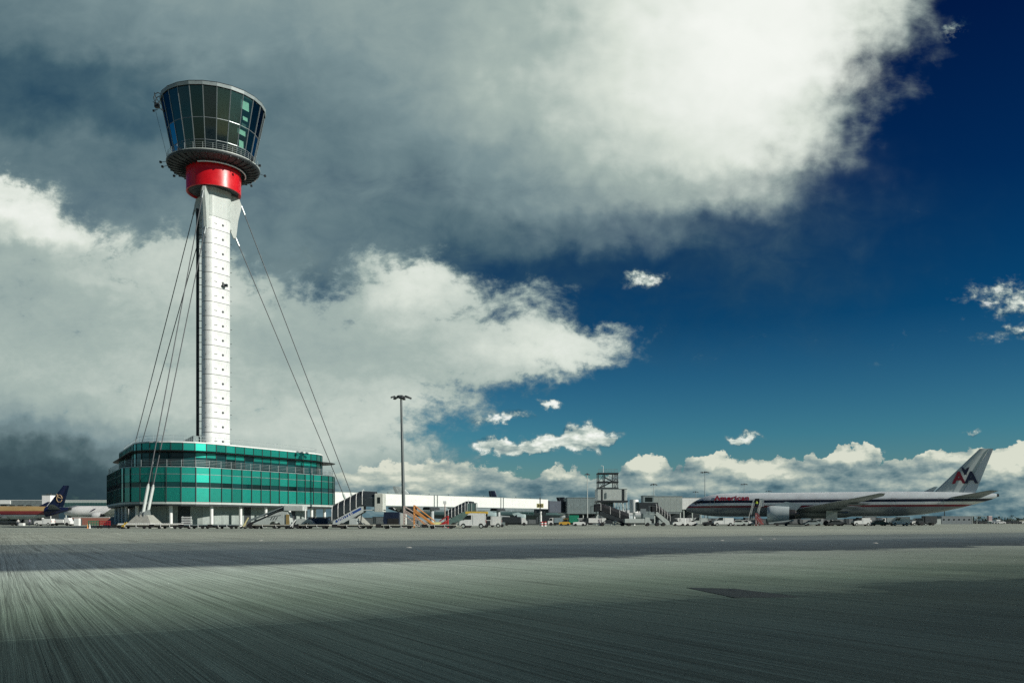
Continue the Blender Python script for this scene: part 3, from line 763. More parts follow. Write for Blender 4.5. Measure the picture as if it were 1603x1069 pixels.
# ------------------------------------------------------------------ aircraft
def band_mat(name, stops, rough=.3, metal=0.0, coat=.0):
    """livery print and belly tone: flat colour bands by height on the hull (object z)"""
    b = NB(name); p = b.b
    g = b.n('ShaderNodeTexCoord').outputs['Object']; sx = b.n('ShaderNodeSeparateXYZ'); b.l(g, sx.inputs[0])
    t = b.mapr(sx.outputs[2], -4, 4, 0, 1)
    r = b.n('ShaderNodeValToRGB'); b.l(t, r.inputs[0]); cr = r.color_ramp; cr.interpolation = 'CONSTANT'
    for i, (z, c) in enumerate(stops):
        e = cr.elements[0] if i == 0 else cr.elements.new((z+4)/8)
        e.color = (*c, 1)
    cr.elements[-1].color = (*stops[-1][1], 1)
    mt = b.n('ShaderNodeValToRGB'); b.l(t, mt.inputs[0]); mc = mt.color_ramp; mc.interpolation = 'CONSTANT'
    for i, (z, c) in enumerate(stops):
        e = mc.elements[0] if i == 0 else mc.elements.new((z+4)/8)
        v = metal if len(set(c)) > 1 and max(c)-min(c) < .06 and .2 < max(c) else 0.0
        e.color = (v, v, v, 1)
    mc.elements[-1].color = (v, v, v, 1)
    f = b.noise(g, .35, 5, .6)
    c = b.n('ShaderNodeVectorMath', operation='SCALE'); b.l(r.outputs[0], c.inputs[0]); b.l(b.mapr(f, .3, .7, .86, 1.08), c.inputs['Scale'])
    # skin panel seams: thin rings every few metres
    wv = b.n('ShaderNodeMath', operation='FRACT'); b.l(b.math('MULTIPLY', sx.outputs[0], .42), wv.inputs[0])
    seam = b.mapr(wv.outputs[0], 0, .02, .8, 1)
    c2 = b.n('ShaderNodeVectorMath', operation='SCALE'); b.l(c.outputs[0], c2.inputs[0]); b.l(seam, c2.inputs['Scale'])
    b.l(c2.outputs[0], p.inputs['Base Color']); p.inputs['Metallic'].default_value = metal
    b.l(mt.outputs[0], p.inputs['Metallic']) if metal else None
    b.l(b.mapr(f, .3, .7, rough*.8, rough*1.2), p.inputs['Roughness'])
    return b.m
def section(le, ch, z, y, th):
    """aerofoil ring: leading edge x, chord, centre z, span position y, thickness"""
    prof = [(0, 0), (.05, .5), (.25, 1), (.5, .85), (.8, .4), (1, .03), (1, -.03), (.8, -.2), (.5, -.55), (.25, -.7), (.05, -.4)]
    return [(le+ch*a, y, z+th*b_/2) for a, b_ in prof]
def vsection(le, ch, z, th):
    prof = [(0, 0), (.06, .6), (.3, 1), (.6, .8), (1, .04), (1, -.04), (.6, -.8), (.3, -1), (.06, -.6)]
    return [(le+ch*a, th*b_/2, z) for a, b_ in prof]
def aircraft(name, label, L, R, zc, skinm, finm, loc, rz, wingm, enginem, span=.41, fin_h=None, eng=(21.8,), eng_r=2.0, eng_y=9.8, gear=True,
             winglet=None, fin=None, stab=True, title=None, windows=True, group=None, win_z=.75, rudderm=None, wing_x=.335, rear=None, nosem=None):
    t = thing(name, label, 'aircraft', loc, rz, group)
    st = [(0, .02), (.006, .17), (.015, .32), (.03, .50), (.05, .68), (.07, .81), (.095, .92), (.125, .99), (.15, 1), (.66, 1), (.72, .985), (.78, .92), (.84, .79), (.90, .60), (.95, .40), (.985, .25), (1, .15)]
    def mk(s0, s1, name_, m):
        rings = []; n = 28
        ss = [s for s in st if s0 <= s[0] <= s1]
        for x, f in ss:
            if x < .15: oz = -(1-f)*R*.42
            elif x > .66: oz = (1-f)*R*.70
            else: oz = 0
            rings.append([Vector((x*L, R*f*sin(2*pi*i/n), oz+R*f*1.0*cos(2*pi*i/n))) for i in range(n)])
        return MB().loft(rings).build(name_, m, t, True, loc=(0, 0, zc))
    if rear: body = mk(0, .84, 'fuselage', skinm); mk(.84, 1, 'tail_cone', rear)
    else: body = mk(0, 1, 'fuselage', skinm)
    MB().bar((L-.15, 0, zc+.60*R), (L+.5, 0, zc+.62*R), .42, 12, .32).build('exhaust_nozzle', dark, t)
    # cockpit glazing
    cg = MB()
    for s_ in (1, -1):
        for k in range(3):
            x0 = L*.036+.75*k; 
            def P(x, zz):
                f = 0; 
                for (a, fa_), (b_, fb) in zip(st, st[1:]):
                    if a <= x/L <= b_: f = fa_+(fb-fa_)*(x/L-a)/(b_-a)
                oz = -(1-f)*R*.42; rr_ = R*f*1.012; dz = zz-oz; dz = min(dz, rr_*.97)
                return Vector((x, s_*sqrt(max(.01, rr_*rr_-dz*dz)), zc+oz+dz))
            zb = .04*R+.16*k; zt = .20*R+.20*k+.12
            cg.add([P(x0, zb), P(x0+.62, zb+.05), P(x0+.62, zt+.12), P(x0, zt)], [(0,1,2,3)])
    tag(cg.build('cockpit_window', tint, t), kind='stuff')
    if windows:
        wn = MB(); zz = win_z; x = L*.135; yy = sqrt(R*R-zz*zz)+.012
        while x < L*.80:
            f = 1 if x < .66*L else 1-(x/L-.66)*.42
            if not (.30*L < x < .302*L):
                for s_ in (1, -1):
                    y = s_*(yy if f == 1 else sqrt(max(.1, (R*f)**2-(zz-(1-f)*R*.7)**2))+.014)
                    wn.add([(x, y, zc+zz-.17), (x+.27, y, zc+zz-.17), (x+.27, y-s_*.02*zz, zc+zz+.20), (x, y-s_*.02*zz, zc+zz+.20)], [(0,1,2,3)])
            x += .62
        tag(wn.build('cabin_windows', tint, t), kind='stuff')
    # wings
    x0 = L*wing_x; sp_ = L*span; tipz = zc+R*.55
    for s_ in (1, -1):
        w = MB()
        w.loft([section(x0-.5, L*.19, zc-R*.62, 0, L*.020), section(x0+R*.62, L*.172, zc-R*.55, s_*R*.95, L*.018), section(x0+sp_*.245, L*.105, zc-R*.22, s_*sp_*.36, L*.011),
                section(x0+sp_*.62, L*.05, tipz-.5, s_*sp_*.93, L*.005), section(x0+sp_*.70, L*.02, tipz, s_*sp_, L*.002)])
        w.build('wing', wingm, t, True)
        for k, fy in enumerate((.22, .42, .60)):
            xr = x0+sp_*(.245+.45*(fy-.22))+L*.10-fy*L*.05; zf = zc-R*.75+fy*R*1.15
            MB().loft([[(xr-2.5+dx, s_*sp_*fy+r_*cos(2*pi*i/8), zf-r_*.4+r_*sin(2*pi*i/8)) for i in range(8)] for dx, r_ in ((0, .05), (1.2, .28), (3, .32), (5, .06))]).build('flap_fairing', wingm, t, True)
        if winglet:
            MB().loft([section(x0+sp_*.70-.8, L*.028, tipz, s_*sp_, .12), section(x0+sp_*.70+.9, L*.012, tipz+2.2, s_*(sp_+.5), .06)]).build('winglet', winglet, t)
        for k, xe in enumerate(eng):
            ye = s_*eng_y*(1+.95*k); ze = zc-R*.92+.3+k*.7; r = eng_r
            MB().lathe([(r*.80, 0), (r*.90, -.02), (r*.99, .25), (r*1.04, .9), (r*1.03, 2.2), (r*.92, r*2.6), (r*.90, r*2.6), (r*.88, 2.0), (r*.80, .5), (r*.80, 0)], 28).build('engine_cowl', enginem, t, True)
            e = kids_last(); e.location = (xe, ye, ze); e.rotation_euler = (0, radians(90), 0)
            MB().lathe([(r*.84, .7), (.3, .5), (0, .1)], 24).build('fan_disc', dark, t); e = kids_last(); e.location = (xe, ye, ze); e.rotation_euler = (0, radians(90), 0)
            MB().lathe([(r*.86, r*2.45), (r*.62, r*2.55), (r*.55, r*3.3), (r*.34, r*3.4), (.1, r*3.9)], 20).build('exhaust_cone', mat('burnt_metal', (.10, .10, .10), .4, .7, .2), t, True); e = kids_last(); e.location = (xe, ye, ze); e.rotation_euler = (0, radians(90), 0)
            MB().prism([(xe+.8, ze+r*.9), (xe+r*2.2, ze+r*1.55), (xe+r*4.1, ze+r*1.2), (xe+r*3.4, ze+r*.45), (xe+2.0, ze+r*.75)], ye-.22, ye+.22).build('pylon', enginem, t)
    # wing to body fairing
    MB().loft([[(x, y_*cos(2*pi*i/20), zc-R*.72+z_*sin(2*pi*i/20)) for i in range(20)] for x, y_, z_ in ((x0-4, .3, .1), (x0-1.5, R*.85, R*.34), (x0+3, R*1.02, R*.44), (x0+L*.15, R*1.04, R*.45), (x0+L*.21, R*.85, R*.38), (x0+L*.27, .3, .1))]).build('belly_fairing', wingm, t, True)
    # fin
    if fin is None: fin = (L-13.9, 9.4, L-3.6, 2.9, 18.6)
    fx, fc, tx, tc_, fz = fin; zb = zc+R*.78; fr = .70
    MB().loft([vsection(fx, fc*fr, zb, L*.013), vsection(tx, tc_*fr, fz, L*.005)]).build('tail_fin', finm, t, True)
    MB().loft([vsection(fx-3.2, 3.0, zb, .2), vsection(fx+.4, .8, zb+1.7, .1)]).build('fin_fillet', finm, t)
    rd_ = MB().loft([[(x, y, z) for x, y, z in ((fx+fc*fr+.06, .16, zb+.15), (fx+fc*fr+.06, -.16, zb+.15), (fx+fc, -.34, zb+.15), (fx+fc, -.30, zb+.15))],
                     [(x, y, z) for x, y, z in ((tx+tc_*fr+.05, .08, fz), (tx+tc_*fr+.05, -.08, fz), (tx+tc_, -.20, fz-.1), (tx+tc_, -.18, fz-.1))]])
    rd_.build('rudder', rudderm or finm, t)
    if stab:
        for s_ in (1, -1):
            MB().loft([section(L*.845, L*.105, zc+R*.38, s_*R*.15, L*.008), section(L*.845+L*.105, L*.032, zc+R*.38+1.5, s_*L*.145, L*.003)]).build('tailplane', wingm, t, True)
    if gear:
        gx = L*.08; gm_ = MB(); gm_.bar((gx, 0, .5), (gx, 0, zc-R*.8), .13, 8); gm_.bar((gx, -.5, .55), (gx, .5, .55), .1)
        gm_.build('nose_gear_leg', palegrey, t)
        for s_ in (-.36, .36): MB().wheel(gx, s_, .54, .32, 14).build('nose_wheel', black, t)
        for s_ in (-1, 1):
            gx = L*.50; gy = s_*R*1.7
            MB().bar((gx, gy, .7), (gx, gy*.9, zc-R*.5), .22, 8).path([(gx-1.5, gy, .7), (gx+1.5, gy, .7)], .16).build('main_gear_leg', palegrey, t)
            MB().box(gx-1.4, gx+1.2, gy+s_*.45, gy+s_*.52, 1.5, zc-R*.55).build('gear_door', palegrey, t)
            for dx in ((-1.45, 0, 1.45) if L > 60 else (-.5, .5)):
                for dy in (-.62, .62): MB().bar((gx+dx, gy+dy-.22, .66), (gx+dx, gy+dy+.22, .66), .66, 14).build('main_wheel', black, t)
    return t, body
def kids_last(): return C.objects[-1] if False else list(C.objects)[-1]

# --- the long polished airliner at the right
alu = (.50, .53, .55)
aa_skin = band_mat('metal_livery_shaded_belly', [(-4, (.22, .25, .27)), (-.75, (.22, .010, .025)), (-.25, (.72, .73, .70)), (.45, (.010, .014, .03)), (1.10, (.66, .70, .70)), (1.45, (.64, .70, .71))], .32, .28)  # lowest band is darkened: belly shade put into the colour
aa_grey = mat('fin_grey_paint', (.56, .62, .60), .4, 0, .06, 1)
aa_rud = mat('rudder_sunlit_grey', (.78, .80, .78), .45, 0, .06, 1)  # lighter than the fin: sun on the turned rudder put into colour
wing_grey = mat('wing_grey', (.15, .18, .19), .4, .2, .12, .6)
eng_grey = mat('engine_cowl_grey', (.50, .58, .58), .35, 0, .08, .8)
psi = radians(-20); Ln = 73.9; nY = 231.0; nX = at(1073, nY)
aa, body = aircraft('airliner', 'long polished metal airliner with red stripe and AA on its grey tail', Ln, 3.1, 5.45, aa_skin, aa_grey, (nX, nY, 0), psi,
                    wing_grey, eng_grey, span=.412, rudderm=aa_rud, win_z=.76)
tf = [c for c in kids(aa) if c.name.startswith('tail_fin')][0]
def hull_text(body_t, size, x, zrel, R, zc, m, parent, side=-1, bold=.0, shear=0, spacing=1.0, off_=.06):
    me = text_mesh(body_t, size, m, .012, bold, shear, spacing)
    y = sqrt(R*R-zrel*zrel)+off_; tilt = math.asin(zrel/R)
    o = put('lettering', me, parent, (x, side*y, zc+zrel))
    M_ = Matrix.Rotation(0 if side < 0 else pi, 3, 'Z') @ Matrix.Rotation(pi/2-tilt, 3, 'X')
    o.rotation_euler = M_.to_euler(); return o
redlet = mat('red_lettering', (.24, .010, .025), .5, 0, .05, 1); navlet = mat('navy_lettering', (.01, .015, .05), .5, 0, .05, 1)
hull_text('American', 2.05, 12.4, 1.72, 3.1, 5.45, redlet, aa, bold=.07, spacing=1.12, off_=.05)
for (ch, m, x, z, s_) in (('A', redlet, 65.75, 11.55, 3.95), ('A', navlet, 68.4, 11.55, 3.95)):
    o = put('lettering', text_mesh(ch, s_, m, .02, .13), aa, (x, -.50, z)); o.rotation_euler = (pi/2-radians(1.5), 0, 0)
# bird emblem between the two letters: two raised wings and a small body
em = MB(); ex, ez = 67.15, 12.85
bird = [(-.95, 1.55), (-.62, 1.2), (-.62, 1.5), (-.35, 1.05), (-.32, 1.3), (-.12, .75), (0, .9), (.12, .75), (.32, 1.3), (.35, 1.05), (.62, 1.5), (.62, 1.2), (.95, 1.55), (.72, .55), (.35, -.1), (.28, -.65), (0, -.42), (-.28, -.65), (-.35, -.1), (-.72, .55)]
em.loft([[Vector((ex+x*.92, y, ez+z*.95)) for x, z in bird] for y in (-.50, -.46)]); em.build('emblem', navlet, aa)
# trim tab catching the sun, open door, stairs
dm = MB(); dx = 18.8
dm.box(dx-.55, dx+.55, -3.12, -2.9, 5.0, 7.0); dm.build('open_doorway', black, aa)
dm = MB(); dm.box(dx+.62, dx+1.7, -3.5, -3.4, 4.95, 6.95); dm.build('cabin_door', white, aa)
for xx in (6.9, 33.0, 50.5, 61.0):
    q = MB(); rz_ = sqrt(3.1**2-.3**2)+.01; f = 1 if xx < 49 else .985
    q.path([(xx, -rz_*f, 4.9), (xx, -rz_*f+.05, 6.8), (xx+1.1, -rz_*f+.05, 6.8), (xx+1.1, -rz_*f, 4.9), (xx, -rz_*f, 4.9)], .035, 4); q.build('door_outline', grey, aa)

def stairs(name, label, loc, rz, L=7.6, H=3.3, W=2.2, z0=.45, side=palegrey, cover=None, ribs=4, cabin=None, platform=2.0, text=None, rail=steel, group=None, chassis=True, stripe=None, cover_h=2.2):
    """mobile passenger stairs rising along +x"""
    t = thing(name, label, 'passenger stairs', loc, rz, group)
    ang = atan2(H, L)
    for y in (-W/2, W/2-.08):
        sp_ = MB().prism([(0, z0), (.25, z0+.75), (L, z0+H+.75), (L, z0+H-.35), (.9, z0)], y, y+.08).build('side_panel', side, t)
        if y < 0 and stripe:
            st_ = MB().prism([(.12*L, z0+.12*H+.12), (.12*L, z0+.12*H+.50), (.93*L, z0+.93*H+.50), (.93*L, z0+.93*H+.12)], y-.012, y).build('stripe', stripe, sp_)
            if text:
                o = put('lettering', text_mesh(text, .50, white, .006, .012, 0, 1.5), sp_, (L*.42, y-.03, z0+H*.42+.30)); o.rotation_euler = (pi/2, -ang, 0)
    n = int(H/.2)
    for k in range(n):
        x = .4+(L-.4)*k/n; MB().box(x, x+.34, -W/2+.08, W/2-.08, z0+H*k/n+.16, z0+H*k/n+.20).build('step', steel, t)
    MB().box(L, L+platform, -W/2, W/2, z0+H-.12, z0+H).build('platform', side, t)
    for y in (-W/2+.04, W/2-.04):
        r = MB(); hh = 1.0
        for k in range(6): x = L*k/5; r.bar((x, y, z0+H*k/5+.5), (x, y, z0+H*k/5+.75+hh), .03, 5)
        r.bar((0, y, z0+.75+hh), (L, y, z0+H+.75+hh), .035, 5); r.bar((L, y, z0+H+.75+hh), (L+platform, y, z0+H+.75+hh), .035, 5)
        r.bar((L+platform, y, z0+H), (L+platform, y, z0+H+1.75), .03, 5); r.build('handrail', rail, t)
    if cover:
        c = MB(); cs = 9
        def arch(x, zb, s=1.0):
            pts = [(x, -W/2*s, zb)]
            for k in range(cs): a = pi*k/(cs-1); pts.append((x-.0, -W/2*s*cos(a), zb+cover_h*.55+cover_h*.45*sin(a)))
            pts.append((x, W/2*s, zb)); return [Vector(p) for p in pts]
        c.loft([arch(0, z0+.8), arch(L*.85, z0+H*.85+.8), arch(L+.2, z0+H+.5), arch(L+platform*.6, z0+H+.4)], False, False, False)
        c.build('canopy', cover, t, False)
        for k in range(ribs+1):
            x = L*.96*k/ribs; r = MB(); r.path(arch(x, z0+.8+H*x/L, 1.012), .045, 5); r.build('canopy_rib', white, t)
    if cabin:
        cb2 = MB().bevbox(L+platform*.55, L+platform, -W/2-.15, W/2+.15, z0+H-.3, z0+H+2.35, .08).build('door_hood', cabin, t)
        MB().box(L+platform*.7, L+platform*.85, -W/2-.17, -W/2-.14, z0+H+.9, z0+H+1.8).build('hood_window', tint, cb2)
    if chassis:
        MB().box(.2, L+platform-.4, -W/2+.15, W/2-.15, .42, .62).build('chassis', grey, t)
        for x in (1.5, L*.9): 
            for y in (-W/2+.1, W/2-.1): MB().bar((x, y-.13, .42), (x, y+.13, .42), .42, 14).build('wheel', black, t)
        MB().bar((L*.55, 0, .5), (L*.85, 0, z0+H*.8), .12, 8).path([(L*.9, -W/2+.2, .6), (L*.95, -W/2+.2, z0+H-.1)], .08).build('lift_strut', dark, t)
        for s_ in (-1, 1):
            b = MB().bar((L*.35, s_*.7, .6), (L*1.02, s_*.7, z0+H-.2), .07, 5); b.bar((L*.95, s_*.7, .6), (L*.6, s_*.7, z0+H*.55), .07, 5); b.build('brace', steel, t)
        MB().box(L*.55, L*.78, -W/2+.1, W/2-.1, .62, 1.5).build('engine_housing', side, t)
    return t
def person(name, label, loc, rz, top=hivis, legs_m=navy, stoop=0):
    """standing figure: one continuous body with clothing over it"""
    t = thing(name, label, 'person', loc, rz)
    V = [(0,0,.95), (0,0,1.15), (0,.0,1.38), (0,0,1.50), (0,.02,1.66), (.20,0,1.40), (.27,.03,1.14), (.24,-.12,.92), (-.20,0,1.40), (-.27,.03,1.14), (-.22,-.14,.92), (.10,0,.90), (.12,.02,.50), (.12,.04,.09), (.13,-.14,.05), (-.10,0,.90), (-.12,-.06,.50), (-.13,.02,.09), (-.14,-.16,.05)]
    E = [(0,1),(1,2),(2,3),(3,4),(2,5),(5,6),(6,7),(2,8),(8,9),(9,10),(0,11),(11,12),(12,13),(13,14),(0,15),(15,16),(16,17),(17,18)]
    Rr = [.15,.14,.15,.06,.105,.065,.05,.04,.065,.05,.04,.09,.065,.05,.04,.09,.065,.05,.04]
    me = bpy.data.meshes.new('body'); me.from_pydata(V, E, []); me.update()
    for m in (legs_m, top, skin): me.materials.append(m)
    tmp = bpy.data.objects.new('body_source', me); C.objects.link(tmp)
    md = tmp.modifiers.new('skin', 'SKIN')
    for i, r in enumerate(Rr): me.skin_vertices[0].data[i].radius = (r, r*.8 if i < 3 else r)
    me.skin_vertices[0].data[0].use_root = True
    sb = tmp.modifiers.new('sub', 'SUBSURF'); sb.levels = 1; sb.render_levels = 1
    dg = bpy.context.evaluated_depsgraph_get(); out = bpy.data.meshes.new_from_object(tmp.evaluated_get(dg)); bpy.data.objects.remove(tmp)
    for m in (legs_m, top, skin):
        if m.name not in [x.name for x in out.materials if x]: out.materials.append(m)
    for p in out.polygons:
        z = p.center.z; x = abs(p.center.x)
        p.material_index = 2 if (z > 1.5 or (z < .98 and x > .19)) else (1 if z > .95 or x > .19 else 0); p.use_smooth = True
    put('body', out, t)
    MB().lathe([(.0, 1.80), (.06, 1.79), (.10, 1.74), (.115, 1.68), (.105, 1.66)], 10, (0, .02, 0)).build('hair', dark, t, True)
    return t

# stairs up to the open front door of the polished airliner, seen from their foot
perp = Vector((-sin(-psi), -cos(psi), 0))        # outward normal of the side facing the camera
axis = Vector((cos(psi), sin(psi), 0)); perp = Vector((sin(psi), -cos(psi), 0))
door = Vector((nX, nY, 0))+axis*18.8+perp*3.3
Lst = 7.8; Pf = 1.6
foot = door+perp*(Lst+Pf)
ang = atan2(-perp.y, -perp.x)
foot = Vector((at(1176, foot.y+.8), foot.y, 0)); d_ = (Vector((door.x+.2, door.y, 0))-foot).normalized(); ang = atan2(d_.y, d_.x)
stairs('passenger_stairs', 'steep open grey stairs leading up to the front door of the polished airliner', tuple(foot), ang, Lst, 4.35, 1.8, .35, steel, None, 0, None, Pf, rail=palegrey)
person('person', 'person in a yellow hi-vis top standing at the aircraft door above the open grey stairs', (door.x+perp.x*.9, door.y+perp.y*.9, 4.72), 0)

# --- long grey-teal airliner with black tail behind the white pier, nose to the right
cx_skin = band_mat('grey_teal_livery', [(-4, (.035, .06, .065)), (-1.3, (.09, .16, .165)), (.1, (.34, .42, .42)), (1.6, (.42, .48, .47))], .35)
koru = mat('black_tail_paint', (.012, .015, .022), .35, 0, .1, 1)
cY = 382.0; cL = 78.0; cX = at(884, cY)
cxp, cb_o = aircraft('airliner', 'pale grey-green airliner with a black rear end, half hidden behind the long white walkway', cL, 3.0, 5.3, cx_skin, aa_grey, (cX, cY, 0), pi,
                     mat('pale_wing_grey', (.30, .34, .34), .4, 0, .1, .6), mat('pale_teal_cowl', (.42, .54, .53), .35, 0, .08, .8), eng=(17.5, 30), eng_r=1.45, eng_y=9.5, rear=koru, win_z=.55,
                     fin=(cL-14.5, 9.6, 72.4, 4.3, zat(761, cY)))
hull_text('CATHAY PACIFIC', 1.25, 16.2, -.55, 3.0, 5.3, mat('dark_green_lettering', (.02, .09, .08), .5, 0, .05, 1), cxp, side=1, bold=.02, off_=.06)
sw = MB()   # pale spiral scroll on the black rear hull
pts = []
for k in range(26):
    a = k*.34; r = 1.35*math.exp(-.11*k)+.10; pts.append(Vector((cL*.945+r*cos(a), 2.05, 6.3+r*sin(a))))
sw.path(pts, .16, 5); sw.path([pts[0], pts[0]+Vector((.8, 0, 1.0)), pts[0]+Vector((2.2, 0, 1.6))], .14, 5); sw.build('scroll_emblem', white, cxp)

# --- gold, red and navy airliner leaving the frame at the left
gold_skin = band_mat('gold_red_livery', [(-4, (.36, .42, .43)), (-.72, (.02, .015, .05)), (-.50, (.20, .035, .035)), (.50, (.38, .27, .12))], .35)
tail_navy = mat('navy_tail_paint', (.008, .014, .05), .32, 0, .1, 1)
gY = 258.0; gL = 44.5; gT = at(109, gY)
gp_, _ = aircraft('airliner', 'gold, dark red and white airliner with a navy tail at the far left', gL, 2.0, 3.75, gold_skin, tail_navy, (gT-gL*cos(radians(4)), gY+gL*sin(radians(4)), 0), radians(-4),
                  wing_grey, eng_grey, span=.40, eng=(14.5,), eng_r=1.1, eng_y=5.8, fin=(gL-7.3, 5.6, gL-2.0, 2.0, 11.9), windows=False, rear=tail_navy, wing_x=.36)
o = MB(); q = [Vector((gL-3.0+.85*cos(a*.3), -.35, 8.0+1.1*sin(a*.3))) for a in range(21)]
o.path(q, .09, 5); o.build('tail_emblem_ring', mat('gold_lettering', (.55, .40, .22), .5, 0, .1, 3), gp_)
o = MB(); q = [Vector((gL-3.8+.1*k, -.36, 9.4-.35*k+.03*k*k)) for k in range(8)]; o.path(q, .08, 5); o.path([Vector((gL-3.3+.18*k, -.36, 8.2+.12*sin(k*1.2))) for k in range(6)], .08, 5)
o.build('tail_emblem_stroke', MATS['gold_lettering'], gp_)

# --- white airliner further away behind it
wh_skin = band_mat('white_livery', [(-4, (.62, .64, .62)), (-1.2, (.70, .71, .69)), (2.5, (.74, .75, .73))], .4)
wY = 300.0; wN = at(100, wY)
wp_, _ = aircraft('airliner', 'plain white airliner standing behind the navy tail, left of the tower building', 40, 1.95, 4.6, wh_skin, white, (wN, wY, 0), radians(0),
                  mat('white_wing_paint', (.55, .57, .56), .45, 0, .08, 1), mat('white_cowl_paint', (.62, .64, .63), .4, 0, .05, 1), span=.38, eng=(13,), eng_r=1.1, eng_y=5.8, fin=(34, 5, 38, 1.6, 7.2), windows=False)
o = MB(); o.loft([[Vector((10.2+x, y, 4.9+z)) for x, z in ((-.2, -.6), (1.5, .25), (2.1, .75), (1.2, .6), (.3, .0))] for y in (-2.02, -1.98)]); o.build('dark_flash', navlet, wp_)

# --- airliners of which only the tails show above the white walkway
plain = band_mat('plain_white_livery', [(-4, (.4, .45, .45)), (0, (.6, .62, .6))], .4)
for (lab, px, Y, finmat, fz, rz) in (('airliner hidden behind the white walkway, only its navy tail tip showing', 788, 450.0, navy, zat(768, 450), pi),
                                     ('airliner with black tail fin standing at the dark end of the white walkway', 901, 345.0, koru, zat(778, 345), pi)):
    LL = 44.5
    x = at(px, Y)+LL-7.6
    o, _ = aircraft('airliner', lab, LL, 2.0, 3.75, plain, finmat, (x, Y, 0), rz, wing_grey, eng_grey, span=.39, eng=(14.5,), eng_r=1.1, eng_y=5.8,
                    fin=(LL-7.6, 6.0, LL-3.2, 3.4, fz), windows=False, gear=False)

# ------------------------------------------------------------------ white walkway bridge behind the parking stands
w0 = Vector((at(520, 220), 220, 0)); w1 = Vector((at(858, 295), 295, 0)); wd = (w1-w0).normalized(); wl_ = (w1-w0).length+24
wo_ = w0-wd*24; wa = atan2(wd.y, wd.x)
wb = thing('walkway_bridge', 'long windowless white elevated walkway on round columns behind the parked stairs', 'walkway', tuple(wo_), wa)
zb_, zt_ = 5.5, 8.7; npn = 12; pw = wl_/npn
pm_ = MB().box(.0, pw-.03, 0, .12, zb_, zt_).mesh('wall_panel', mat('walkway_white', (.70, .73, .69), .5, 0, .06, .5, .10))
for k in range(npn): put('wall_panel', pm_, wb, (k*pw, 0, 0))
MB().box(.05, wl_-.1, .13, 3.4, zb_+.05, zt_-.05).build('core', midgrey, wb)
MB().box(-.1, wl_, -.12, 3.5, zt_, zt_+.14).build('roof_edge', grey, wb)
MB().box(-.1, wl_, -.06, 3.5, zb_-.22, zb_).build('floor_edge', steel, wb)
for k in range(14):
    MB().bar((3+k*wl_/14.5, .5, zt_+.1), (3+k*wl_/14.5, .5, zt_+.42), .12, 6).build('roof_vent', dark, wb)
MB().box(wl_, wl_+10.5, -.2, 6, 4.2, 8.2).build('link_block', mat('shaded_cladding', (.045, .06, .08), .6, 0, .15, 2), wb)  # shade on the end module is put into its dark colour
for px in (680, 784):
    best = min(range(0, 1000), key=lambda i: abs(CX+F*(w0+wd*(i*.12)).x/(w0+wd*(i*.12)).y-px)); s_ = best*.12+24
    MB().bar((s_, 1.0, .0), (s_, 1.0, 4.5), .62, 18).build('column', mat('column_grey', (.42, .46, .46), .6, 0, .1, 2), wb, True)
    MB().bevbox(s_-2.2, s_+2.2, -.3, 2.8, 4.45, 5.25, .25).build('crosshead', dark, wb)
    MB().bevbox(s_-1.9, s_+1.9, -1.2, 2.4, 0, .9, .2).build('footing', mat('yellow_edged_concrete', (.38, .36, .14), .8, 0, .3, 3), wb)
    for dx in (-.1, 1.2): MB().bar((s_+dx, -.2, 4.9), (s_+dx, -.2, zt_+.1), .09, 6).build('downpipe', steel, wb)

# ------------------------------------------------------------------ buildings right of the walkway
def block(name, label, cat, px0, px1, Y, ytop, ybot, m, depth=14, under=True, panels=6, roofm=None, extra=None, zmin=None):
    x0, x1 = at(px0, Y), at(px1, Y); zt, zb = zat(ytop, Y), (zat(ybot, Y) if ybot else 0)
    t = thing(name, label, cat, ((x0+x1)/2, Y, 0)); W = x1-x0; pw = W/panels
    me = MB().box(-pw/2+.012, pw/2-.012, -.1, 0, zb, zt).mesh('wall_panel', m)
    for k in range(panels): put('wall_panel', me, t, (-W/2+pw*(k+.5), 0, 0))
    MB().box(-W/2+.02, W/2-.02, .01, depth, zb+.02, zt-.02).build('wall', m, t)
    MB().box(-W/2-.1, W/2+.1, -.2, depth+.1, zt, zt+.16).build('roof', roofm or grey, t)
    if under and zb > .5:
        MB().box(-W/2+.5, W/2-.5, 2.5, depth-1, 0, zb-.02).build('undercroft_wall', dark, t)
        n = max(2, int(W/6))
        for k in range(n+1): MB().bar((-W/2+.6+(W-1.2)*k/n, .5, 0), (-W/2+.6+(W-1.2)*k/n, .5, zb), .22, 8).build('column', palegrey, t)
    return t, W, zb, zt
block('pier_building', 'plain grey-green pier block left of the steel lookout tower', 'building', 888, 938, 300, 779, 804, midgrey, 20, True, 5)
pr, W_, zb2, zt2 = block('pier_building', 'long grey pier block between the lookout tower and the polished airliner', 'building', 1022, 1068, 285, 777, 801, mat('pier_grey', (.30, .35, .33), .6, 0, .1, 1, .1), 18, True, 5)
MB().box(-W_/2+.5, W_/2-1, -.25, -.05, zb2-.6, zb2-.1).build('service_rail', steel, pr)
block('pier_building', 'sunlit white pier section just behind the nose of the polished airliner', 'building', 1068, 1100, 300, 779, 797, white, 12, True, 3)
block('stair_tower', 'narrow grey stair tower with two dark windows, left of the long grey pier block', 'building', 1007, 1024, 270, 776, 812, midgrey, 5, False, 2)
tw_ = [o for o in C.objects if o.name == 'stair_tower'][0]
for z in (5.2, 8.0): MB().box(-1.1, 1.2, -.16, -.1, z-.7, z+.7).build('window', tint, tw_)
